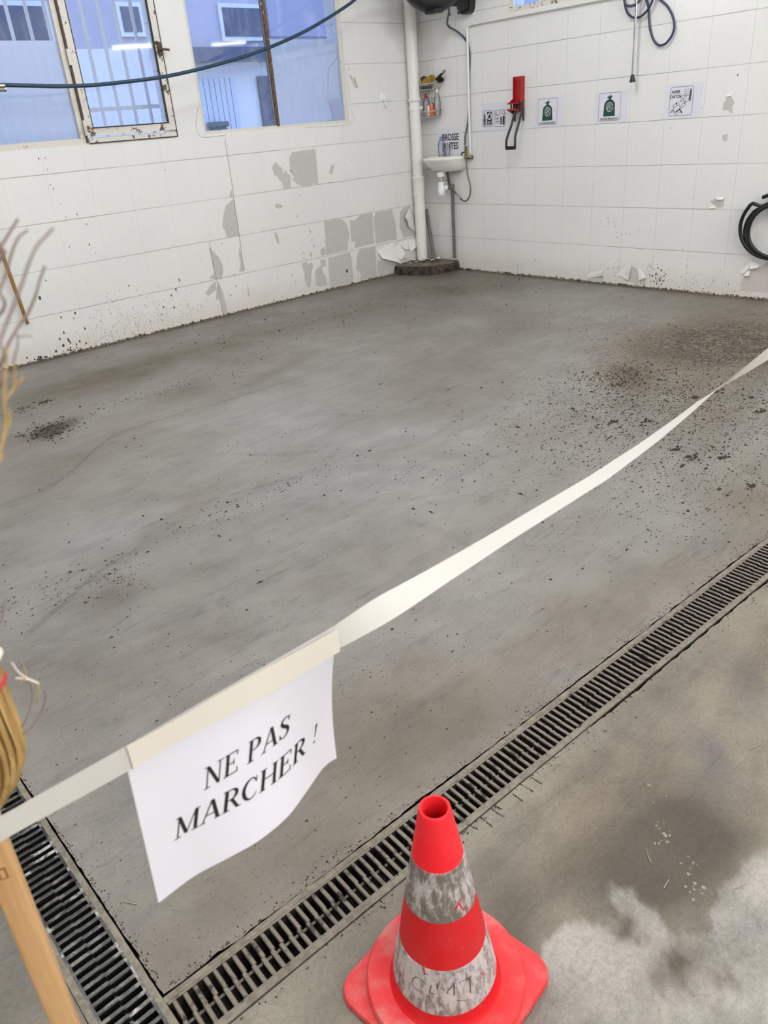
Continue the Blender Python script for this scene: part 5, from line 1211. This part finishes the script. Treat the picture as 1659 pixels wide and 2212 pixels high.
# bottle and glass on the basin
c = onX(954, 337.5, XW-.05); c.z = RZ+.0095; c.y = onX(954, 337.5, XW-.05).y
t = thing('water_bottle', c, 'clear bluish plastic water bottle standing on the wash basin', 'bottle')
hh = .178; mb = MB(); mb.lathe([(0, .008), (.018, .004), (.030, .0), (.033, .006), (.033, .055), (.0305, .062), (.033, .070), (.0305, .078), (.033, .086), (.033, .105), (.028, .128), (.018, .146), (.0135, .150)], c, seg=26); mb.build('body', M['bottle_blue'], t, 40)
M['cap_blue'] = simple('blue_cap', lin(120, 130, 176), .4); mb = MB(); mb.lathe([(.0135, .150), (.0165, .151), (.0165, .158), (.0150, .159), (.0150, .176), (.013, .178), (0, .178)], c, seg=22); mb.build('cap', M['cap_blue'], t, 40)
c = onX(967.5, 338, XW-.05); c.z = RZ+.0095
mb = MB(); mb.lathe([(0, .004), (.018, .004), (.019, .0), (.021, .0), (.0235, .105), (.0245, .106), (.0225, .107), (.0195, .010), (0, .010)], c, seg=26, cap=False); tag(mb.build('drinking_glass', M['bottle'], None, 40), 'clear drinking glass beside the water bottle on the basin', 'glass')
# white hook on the left wall
hk = thing('coat_hook', WL(827, 213), 'white stick-on hook on the left wall right of the windows', 'hook')
c = WL(827, 210); mb = MB(); mb.lathe([(.033, 0), (.033, .004), (.028, .010), (.010, .013), (0, .013)], c, Matrix.Rotation(PI/2, 3, 'X'), seg=26); mb.build('base_disc', M['white_plastic'], hk, 40)
mb = MB(); mb.tube([c+Vector((.004, -.012, .012)), c+Vector((.004, -.018, -.01)), c+Vector((.006, -.02, -.05)), c+Vector((.008, -.028, -.075)), c+Vector((.010, -.045, -.080)), c+Vector((.012, -.055, -.062))], .0055, 10, smooth=5); mb.build('hook_arm', M['white_plastic'], hk, 60)

# ================================================================== HOSE REEL AND HANGING HOSE
rc = onX(934, -62, 5.66); axr = Vector((-.42, -.90, -.03)).normalized()
rotr = axr.to_track_quat('Z', 'Y').to_matrix()
rr_ = thing('hose_reel', rc, 'black wall-mounted hose reel with white centre disc high in the corner', 'hose reel')
s_ = .31
mb = MB(); mb.lathe([(.0, -.11), (.20, -.11), (.27, -.085), (.298, -.05), (.305, -.01), (.300, .04), (.280, .075), (.245, .095), (.20, .10), (0, .10)], rc, rotr, seg=56); mb.build('drum_case', M['black'], rr_, 40)
mb = MB(); mb.lathe([(.0, .100), (.195, .100), (.195, .106), (.18, .112), (0, .114)], rc, rotr, seg=48); mb.build('centre_disc', M['white_plastic'], rr_, 40)
lo_ = rc+Vector((0, 0, -.300)); mb = MB(); q0, q1 = onX(925, 31, 5.62), onX(950, 26, 5.62); mb.rbox((q0+q1)/2+AZ*.012, (.09, (q0-q1).length, .03), .006, Matrix.Rotation(.0, 3, 'Z')); mb.build('hose_outlet', M['black'], rr_, 40)
yb0, yb1 = 5.355, 5.492
mb = MB(); x_ = XW-.004
out = [(yb1+.085, 2.70), (yb1+.085, 2.322), (yb1+.01, 2.318), (yb1-.005, 2.30), (yb1-.012, 2.262), (yb1-.04, 2.244), (yb0+.04, 2.243), (yb0+.010, 2.254), (yb0, 2.285), (yb0-.02, 2.42), (yb0-.02, 2.70)]
mb.prism([Vector((x_, y, z)) for y, z in out], (-.075, 0, 0)); mb.prism([Vector((x_-.075, (y-5.45)*.86+5.45, (z-2.48)*.9+2.48)) for y, z in out], (-.03, 0, 0)); mb.tube([Vector((x_-.09, 5.48, 2.55)), rc+Vector((.05, 0, .06))], .05, 12); mb.build('wall_bracket', M['black'], rr_, 40, fix=True)
mb = MB(); p = WR(1006.5, 26); mb.lathe([(.006, 0), (.007, .004), (0, .006)], p-AX*.112, Matrix.Rotation(-PI/2, 3, 'Y'), seg=12); mb.build('screw', M['steel'], rr_, 40)
mb = MB(); mb.bb((XW-.006, 5.36, 2.232), (XW-.0005, 5.67, 2.60)); mb.build('back_plate', M['white_metal'], rr_)
for px_ in ((973, 31), (992, 28)):
    mb = MB(); p = WR(*px_); mb.box(p-AX*.011, (.01, .012, .02)); mb.build('bolt', M['black'], rr_)
# dark hose slung across the windows, with its end fitting
YH = 5.71
hpx = [(-40, 184), (0, 183.5), (60, 185), (130, 186.5), (200, 184), (270, 177), (340, 168), (400, 156.5), (470, 139), (540, 118), (600, 95), (660, 67), (710, 38), (750, 12), (768, -2), (800, -30)]
hpts = [onY(u, v, YH) for u, v in hpx]
dhs = thing('drop_hose', hpts[1], 'dark blue-green hose sagging across in front of the left windows', 'hose')
hpts += [rc.lerp(hpts[-1], .55)+AZ*.05, rc+Vector((-.10, -.02, .02))]
mb = MB(); mb.tube(hpts, .0125, 14, smooth=6); mb.build('hose', M['hose_teal'], dhs, 60)
mb = MB(); a = onY(-60, 192, YH); b = onY(12, 193, YH); mb.tube([a, b], .017, 14); mb.tube([onY(-60, 186, YH-.01), onY(9, 186, YH-.01)], .0165, 12); mb.build('end_fitting', M['steel'], dhs, 40)
mb = MB(); mb.tube([onY(-10, 184, YH), Vector((onY(-10, 184, YH).x, YH, ROOM['z1']))], .004, 6); mb.build('hanger_wire', M['steel'], dhs, 40)

# ================================================================== NOTICES ON THE RIGHT WALL
FACE = XW-.0016
def text_mesh(mb, txt, put, size, mi=0, bold=0.0, sx=1.0, align='CENTER'):
    cu = bpy.data.curves.new('t', 'FONT'); cu.body = txt; cu.size = 1; cu.align_x = align; cu.align_y = 'CENTER'; cu.offset = bold
    o = bpy.data.objects.new('t', cu); C.objects.link(o); dg = bpy.context.evaluated_depsgraph_get(); me = bpy.data.meshes.new_from_object(o.evaluated_get(dg))
    mb.add([put(v.co.x*size*sx, v.co.y*size) for v in me.vertices], [tuple(p.vertices) for p in me.polygons], mi)
    bpy.data.objects.remove(o); bpy.data.curves.remove(cu); bpy.data.meshes.remove(me)
class Card:
    """a sheet of paper stuck on the right wall; u to the right, w up, both in metres from its centre"""
    def __init__(s, name, yl, yr, zb, zt, label, curl=.003):
        s.cy, s.cz = (yl+yr)/2, (zb+zt)/2; s.w, s.h = abs(yl-yr), zt-zb
        s.t = thing(name, (XW, s.cy, zb), label, 'notice')
        mb = MB(); mb.sheet(lambda a, b: s.P((a-.5)*s.w, (b-.5)*s.h, -.0003+curl*abs(2*a-1)**6*abs(2*b-1)**4), 14, 10, (-1, 0, 0), .0005); mb.build('sheet', M['paper_wall'], s.t, 60)
    def P(s, u, w, off=.0006): return Vector((FACE-off, s.cy-u, s.cz+w))
    def frame(s, u0, u1, w0, w1, r, th, m_):
        def rr(k):
            out = []; 
            for cx, cy, a0 in ((u1-r, w1-r, 0), (u0+r, w1-r, 90), (u0+r, w0+r, 180), (u1-r, w0+r, 270)):
                for i in range(7): a = math.radians(a0+15*i); out.append((cx+(r-k)*math.cos(a), cy+(r-k)*math.sin(a)))
            return out
        o, i = rr(0), rr(th); mb = MB(); n = len(o); mb.add([s.P(*p) for p in o]+[s.P(*p) for p in i], [(k, (k+1) % n, n+(k+1) % n, n+k) for k in range(n)]); mb.build('border', m_, s.t)
    def pic(s, name, m_, polys=(), lines=(), texts=(), par=None, off=.0007):
        mb = MB()
        for k, pts in enumerate(polys): mb.poly([s.P(u, w, off) for u, w in pts])
        for pts, w_ in lines:
            sp = [Vector((x, y, 0)) for x, y in pts]; n = len(sp); L, Q = [], []
            for i, p in enumerate(sp):
                t = (sp[min(i+1, n-1)]-sp[max(i-1, 0)]).normalized(); q = Vector((-t.y, t.x, 0))*w_/2; L.append(p+q); Q.append(p-q)
            mb.add([s.P(p.x, p.y, off) for p in L]+[s.P(p.x, p.y, off) for p in Q], [(i, i+1, n+i+1, n+i) for i in range(n-1)])
        for txt, u, w, size, sx, bold in texts: text_mesh(mb, txt, lambda x, y: s.P(u+x, w+y, off), size, 0, bold, sx)
        return mb.build(name, m_, par or s.t)
def circ(cx, cy, rx, ry, a0=0, a1=360, n=28): return [(cx+rx*math.cos(math.radians(a0+(a1-a0)*i/n)), cy+ry*math.sin(math.radians(a0+(a1-a0)*i/n))) for i in range(n+1)]
# PET and tin notice
k = Card('wall_notice', 5.299, 5.001, 1.293, 1.520, 'small notice with PET bottle and tin pictures, left of the red crusher')
k.frame(-.137, -.012, -.078, .057, .014, .0032, M['ink_navy']); k.frame(.005, .136, -.085, .054, .014, .0032, M['ink_navy'])
k.pic('bottle_picture', M['ink_grey'], [[(-.127, -.066), (-.098, -.066), (-.097, -.02), (-.101, 0), (-.098, .010), (-.105, .026), (-.109, .038), (-.116, .038), (-.119, .026), (-.127, .010), (-.124, 0), (-.128, -.02)]])
k.pic('bottle_cap', M['ink_navy'], [[(-.117, .030), (-.108, .030), (-.108, .041), (-.117, .041)]], off=.0009)
k.pic('bottle_label', M['ink_navy'], [[(-.124, -.03), (-.101, -.026), (-.101, -.012), (-.124, -.016)]], off=.0009)
k.pic('bottle_base', M['ink_navy'], [[(-.127, -.066), (-.098, -.066), (-.098, -.061), (-.127, -.061)]], off=.0009)
pb = k.pic('pet_panel', M['ink_navy'], [[(-.083, -.062), (-.025, -.062), (-.025, .045), (-.083, .045)]])
ring = [p for p in circ(-.054, .008, .022, .026, 118, -215, 30)]
k.pic('arrow_mark', M['paper_ink_white'], [[(-.076, .012), (-.062, .036), (-.050, .040), (-.056, .020), (-.062, .010)]], [(ring, .010)], [('PET', -.054, -.047, .028, .82, .02)], pb, .0010)
k.pic('tin_picture', M['ink_grey'], [[(.018, .000), (.060, .008), (.060, .014), (.018, .006)], [(.022, -.024), (.056, -.020), (.056, -.012), (.022, -.016)], [(.022, -.048), (.056, -.044), (.056, -.036), (.022, -.040)], [(.074, -.066), (.100, -.066), (.100, -.004), (.074, -.004)]], [([(.019, .004), (.022, -.02), (.019, -.056), (.058, -.056), (.060, -.04), (.055, -.02), (.060, .008)], .003), (circ(.072, .028, .007, .018)+[], .003)])
k.pic('dark_can', M['ink_navy'], [[(.106, -.070), (.128, -.070), (.128, .000), (.106, .000)]])
k.pic('round_mark', M['ink_navy'], [], [(circ(.114, .024, .016, .016), .003), ([(.099, .024), (.129, .024)], .003)])
k.pic('caption', M['ink_navy'], texts=[('Fer-', .026, .038, .017, .9, .03), ('Blanc', .031, .021, .017, .9, .03)])
# two household-waste notices
def bag_notice(yl, yr, zb, zt, label, w, h):
    k = Card('wall_notice', yl, yr, zb, zt, label); c = (-.012)
    k.frame(c-w/2, c+w/2, -.098, -.098+h, .016, .0030, M['ink_grey']); b0_, m_ = -.052, .001
    body = [(-.052, b0_), (.052, b0_), (.054, b0_+.006), (.050, .02), (.050, .035), (.042, .052), (.024, .066), (.010, .071), (-.010, .071), (-.026, .064), (-.044, .048), (-.050, .032), (-.050, .015), (-.055, b0_+.004)]
    bag = k.pic('bag_picture', M['ink_green'], [[(c+x, y-.012) for x, y in body], [(c+x, y-.012) for x, y in [(-.011, .070), (.011, .070), (.012, .077), (.028, .096), (.014, .093), (.006, .108), (-.001, .092), (-.012, .099), (-.014, .092), (-.030, .082), (-.010, .080)]]])
    cc = (c+.002, .004)
    k.pic('bag_emblem', M['paper_ink_white'], [], [(circ(*cc, .029, .034), .0035), ([(cc[0]-.008, cc[1]+.030), (cc[0]-.016, cc[1]+.012), (cc[0]-.018, cc[1]-.012), (cc[0]-.010, cc[1]-.031)], .003), ([(cc[0]-.020, cc[1]-.010), (cc[0], cc[1]+.004), (cc[0]+.022, cc[1]+.018)], .003), ([(cc[0]+.006, cc[1]+.030), (cc[0]-.004, cc[1]+.006), (cc[0]+.004, cc[1]-.010), (cc[0]-.002, cc[1]-.032)], .003), ([(cc[0]+.010, cc[1]+.008), (cc[0]+.014, cc[1]-.006), (cc[0]+.022, cc[1]-.016)], .003)], par=bag, off=.0010)
    k.pic('caption', M['ink'], texts=[('ORDURES MÉNAGÈRES', c, -.084, .0235, .70, .012)])
bag_notice(4.685, 4.380, 1.293, 1.524, 'notice with a green waste bag, just right of the red crusher', .205, .205)
bag_notice(4.069, 3.760, 1.294, 1.522, 'notice with a green waste bag, below the hanging steel lance', .205, .205)
# paper and cardboard notice
k = Card('wall_notice', 3.444, 3.137, 1.297, 1.529, 'notice reading PAPIER CARTON with drawn letters and boxes')
k.frame(-.108, .082, -.100, .098, .018, .0034, M['ink_grey'])
k.pic('title', M['ink'], texts=[('PAPIER', -.060, .062, .031, .72, .02), ('CARTON', -.060, .032, .031, .72, .02)])
k.pic('letters_picture', M['ink_grey'], [[(.052, .072), (.068, .076), (.064, -.006), (.046, .002)]], [([(.012, .076), (.066, .079), (.058, .014), (.040, -.006), (.008, -.004), (.005, .06), (.012, .076)], .003), ([(.014, .060), (.050, .062)], .003), ([(.014, .046), (.050, .048)], .003), ([(.020, .032), (.048, .034)], .003), ([(-.022, .030), (.024, .042), (.028, .010), (-.020, -.006), (-.022, .030)], .003), ([(-.022, .030), (.002, .012), (.024, .042)], .003), ([(-.020, -.006), (-.002, .016)], .0025)])
k.pic('boxes_picture', M['ink_navy'], [[(-.052, -.070), (-.018, -.050), (-.012, -.056), (-.048, -.078)], [(-.094, -.072), (-.074, -.056), (-.072, -.062), (-.090, -.078)], [(.010, -.018), (.022, -.004), (.028, -.006), (.016, -.024)], [(-.056, -.010), (-.050, -.026), (-.044, -.022), (-.050, -.004)], [(-.012, -.056), (.002, -.072), (.008, -.084), (.000, -.084), (-.020, -.058)]], [([(-.078, -.026), (-.030, -.006), (-.018, -.050), (-.056, -.076), (-.078, -.026)], .003), ([(-.072, -.044), (-.026, -.022)], .003), ([(-.014, -.050), (-.002, -.022), (.006, -.010)], .003), ([(-.012, -.050), (.020, -.034), (.032, -.020)], .003), ([(-.056, -.078), (-.048, -.098), (-.012, -.072)], .003), ([(-.090, -.054), (-.070, -.056), (-.060, -.076), (-.072, -.080)], .003)])
# BROSSE JANTES notice behind the basin
k = Card('wall_notice', 5.872, 5.565, 1.100, 1.346, 'white notice reading BROSSE JANTES on the wall behind the basin')
k.pic('lettering', M['ink'], texts=[('BROSSE', .010, .033, .083, .80, .024), ('JANTES', .006, -.045, .083, .80, .024)])

# ================================================================== CAN CRUSHER
Zc = lambda *q: zz(q, (1080, 155), 12.29)
def cp(q, off): return onX(*Zc(*q), XW-off)
cc_ = thing('can_crusher', (XW, 4.85, 1.45), 'red wall-mounted can crusher with black looped lever', 'can crusher')
yl, yr_ = 4.905, 4.797; zt, zb = 1.708, 1.452
mb = MB(); mb.bb((XW-.006, yr_, zb), (XW-.001, yl, zt)); mb.bb((XW-.055, yr_, zb), (XW-.001, yr_+.004, zt)); mb.bb((XW-.030, yl-.004, zb), (XW-.001, yl, zt)); mb.build('back_channel', M['red_paint'], cc_)
ys = cp((310, 850), .10).y; zs1 = cp((430, 850), .09).z; zs2 = cp((430, 1000), .09).z
mb = MB(); mb.prism([Vector((XW-.006, yl, zs1+.0)), Vector((XW-.11, yl+.0, zs1)), Vector((XW-.11, yr_+.012, zs1)), Vector((XW-.006, yr_+.004, zs1))], (0, 0, .010)); mb.prism([Vector((XW-.006, yl-.002, zs1)), Vector((XW-.11, yl-.002, zs1)), Vector((XW-.006, yl-.002, zs1+.055))], (0, .003, 0)); mb.build('upper_jaw', M['red_paint'], cc_, fix=True)
mb = MB(); mb.prism([Vector((XW-.006, yl, zs2)), Vector((XW-.115, yl, zs2+.008)), Vector((XW-.115, yr_+.012, zs2+.008)), Vector((XW-.006, yr_+.004, zs2))], (0, 0, -.014)); mb.prism([Vector((XW-.006, yl-.002, zs2)), Vector((XW-.11, yl-.002, zs2)), Vector((XW-.006, yl-.002, zs2-.045))], (0, .003, 0)); mb.build('lower_jaw', M['red_paint'], cc_, fix=True)
for yy in (yl-.006, yr_+.010):
    mb = MB(); mb.rbox((XW-.062, yy, (zs1+zs2)/2), (.018, .006, .085), .004); mb.build('link_arm', M['black_tube'], cc_, 40)
for yy in (yl-.018, yr_-.004):
    mb = MB(); mb.tube([(XW-.022, yy, zb+.01), (XW-.022, yy, zb-.095)], .0085, 10); mb.build('guide_rod', M['black_tube'], cc_, 40)
xl = .11; A1, A2, A3 = cp((395, 1040), .07), cp((310, 1400), .10), cp((190, 1750), .13); A4 = cp((168, 1900), .135); A5 = cp((168, 2030), .13)
B1, B2, B3 = cp((590, 1040), .07), cp((490, 1400), .10), cp((410, 1700), .13); B4 = cp((400, 1880), .135); B5 = cp((398, 2020), .13)
mb = MB(); mb.tube([A1, A2, A3, A4, A5], .0105, 10, smooth=5); mb.tube([B1, B2, B3, B4, B5], .0105, 10, smooth=5); mb.tube([A1+AZ*.045, A1], .0085, 8); mb.tube([B1+AZ*.075, B1], .0085, 8); mb.build('lever', M['black_tube'], cc_, 60)
mb = MB(); mb.tube([A5, B5], .0155, 14); mb.build('hand_grip', M['black_rubber'], cc_, 40)
mb = MB(); p = cp((495, 170), .008); mb.lathe([(.006, 0), (.006, .003), (0, .005)], p, Matrix.Rotation(-PI/2, 3, 'Y'), seg=12); mb.build('screw', M['steel'], cc_, 40)
mb = MB(); p = cp((555, 795), .066); mb.lathe([(.008, 0), (.008, .006), (0, .008)], p, Matrix.Rotation(-PI/2, 3, 'Y'), seg=12); mb.build('pivot_bolt', M['brass'], cc_, 40)

# ================================================================== PRESSURE LANCE AND HOSES ON HOOKS
Zl = lambda *q: zz(q, (1320, 0), 10.37)
lx = XW-.085
la = thing('pressure_lance', onX(1367, 175, lx), 'steel pressure-washer lance with black nozzle hanging nozzle down on the right wall', 'lance')
T1, T2 = onX(1377.5, -35, lx), onX(1367, 163, lx)
u_ = (T1-T2).normalized(); sd2 = u_.cross(AX).normalized()
mb = MB(); mb.tube([T1, T1.lerp(T2, .55), T2], .0062, 10); mb.build('lance_tube', M['steel'], la, 40)
mb = MB(); mb.tube([T1+sd2*.014+AX*.012, T2+sd2*.010+AX*.006], .0052, 10); mb.build('bypass_tube', M['steel'], la, 40)
nz_, nb = onX(1366.5, 161, lx-.002), onX(1366, 178, lx-.002); mb = MB(); d_ = (nb-nz_); q = d_.to_track_quat('Z', 'Y').to_matrix(); L_ = d_.length; mb.lathe([(.012, 0), (.014, .006), (.015, L_*.35), (.0225, L_*.8), (.0225, L_*.97), (.016, L_)], nz_, q, seg=16); mb.build('nozzle', M['black'], la, 40)
mb = MB(); g0_ = T1; mb.tube([g0_, g0_+u_*.16], .016, 12); mb.rbox(g0_+u_*.20+Vector((-.02, 0, 0)), (.10, .05, .10), .015); mb.rbox(g0_+u_*.16+Vector((-.05, .0, -.05)), (.035, .035, .12), .012, Matrix.Rotation(.5, 3, 'Y')); mb.build('trigger_gun', M['black'], la, 40)
mb = MB(); mb.rbox((XW-.045, 3.62, 2.36), (.09, .22, .05), .01); mb.tube([(XW-.08, 3.55, 2.38), (XW-.13, 3.55, 2.38), (XW-.14, 3.55, 2.42)], .008, 8); mb.tube([(XW-.08, 3.68, 2.38), (XW-.13, 3.68, 2.38), (XW-.14, 3.68, 2.42)], .008, 8); tag(mb.build('lance_holder', M['steel']), 'steel wall holder above the lance and blue hose loops', 'holder')
def lp(q, off): return onX(*Zl(*q), XW-off)
path = [((640, -420), .10), ((420, -330), .12), ((300, -150), .115), ((300, 30), .11), ((330, 110), .105), ((430, 140), .10), ((540, 105), .085), ((640, 10), .075), ((700, -150), .07), ((600, -330), .06), ((420, -320), .045), ((290, -120), .04), ((300, 20), .04), ((320, 160), .04), ((370, 290), .04), ((450, 370), .04), ((550, 400), .04), ((680, 360), .04), ((800, 245), .045), ((880, 120), .05), ((930, -20), .055), ((920, -200), .06), ((820, -330), .06), ((760, -200), .045), ((795, 0), .035), ((838, 160), .03), ((848, 400), .028), ((875, 650), .028), ((945, 880), .028), ((1040, 995), .028), ((1130, 1015), .028), ((1250, 950), .028), ((1370, 780), .028), ((1418, 590), .028), ((1385, 380), .028), ((1270, 150), .03), ((1090, -15), .035), ((900, -170), .06), ((800, -330), .10)]
mb = MB(); mb.tube([lp(q, o) for q, o in path], .0085, 12, smooth=7); tag(mb.build('lance_hose', M['hose_blue'], None, 60), 'dark blue hose hung in loops on the right wall around the steel lance', 'hose')
mb = MB(); p = lp((430, 20), .03); mb.prism([lp(q, .02) for q in [(440, 90), (470, -20), (520, -60), (540, -40), (540, 80)]], (-.02, 0, 0)); tag(mb.build('hose_bracket', M['white_metal'], None, fix=True), 'pale grey bracket behind the steel lance at the top edge', 'bracket')
# black hose coil at the right edge
CX0 = XW-.075
c_ = Vector((CX0, 2.455, .553)); pts = []
def coil(rx, rz, cy, cz, x0, x1, a0, a1, n): return [Vector((x0+(x1-x0)*i/n, cy+rx*math.cos(math.radians(a0+(a1-a0)*i/n)), cz+rz*math.sin(math.radians(a0+(a1-a0)*i/n)))) for i in range(n+1)]
pts = coil(.245, .225, 2.445, .548, XW-.05, XW-.085, 60, 405, 30)+coil(.220, .190, 2.445, .522, XW-.085, XW-.045, 60, 405, 30)+coil(.195, .185, 2.425, .520, XW-.045, XW-.11, 60, 470, 30)
mb = MB(); mb.tube(pts, .0135, 12, smooth=2); tag(mb.build('black_hose', M['black_rubber'], None, 60), 'coiled black rubber hose hanging low on the right wall', 'hose')
mb = MB(); mb.tube([(XW, 2.445, .715), (XW-.10, 2.445, .715), (XW-.115, 2.445, .76)], .009, 8); tag(mb.build('hose_hook', M['steel'], None, 40), 'steel hook carrying the black hose coil', 'hook')
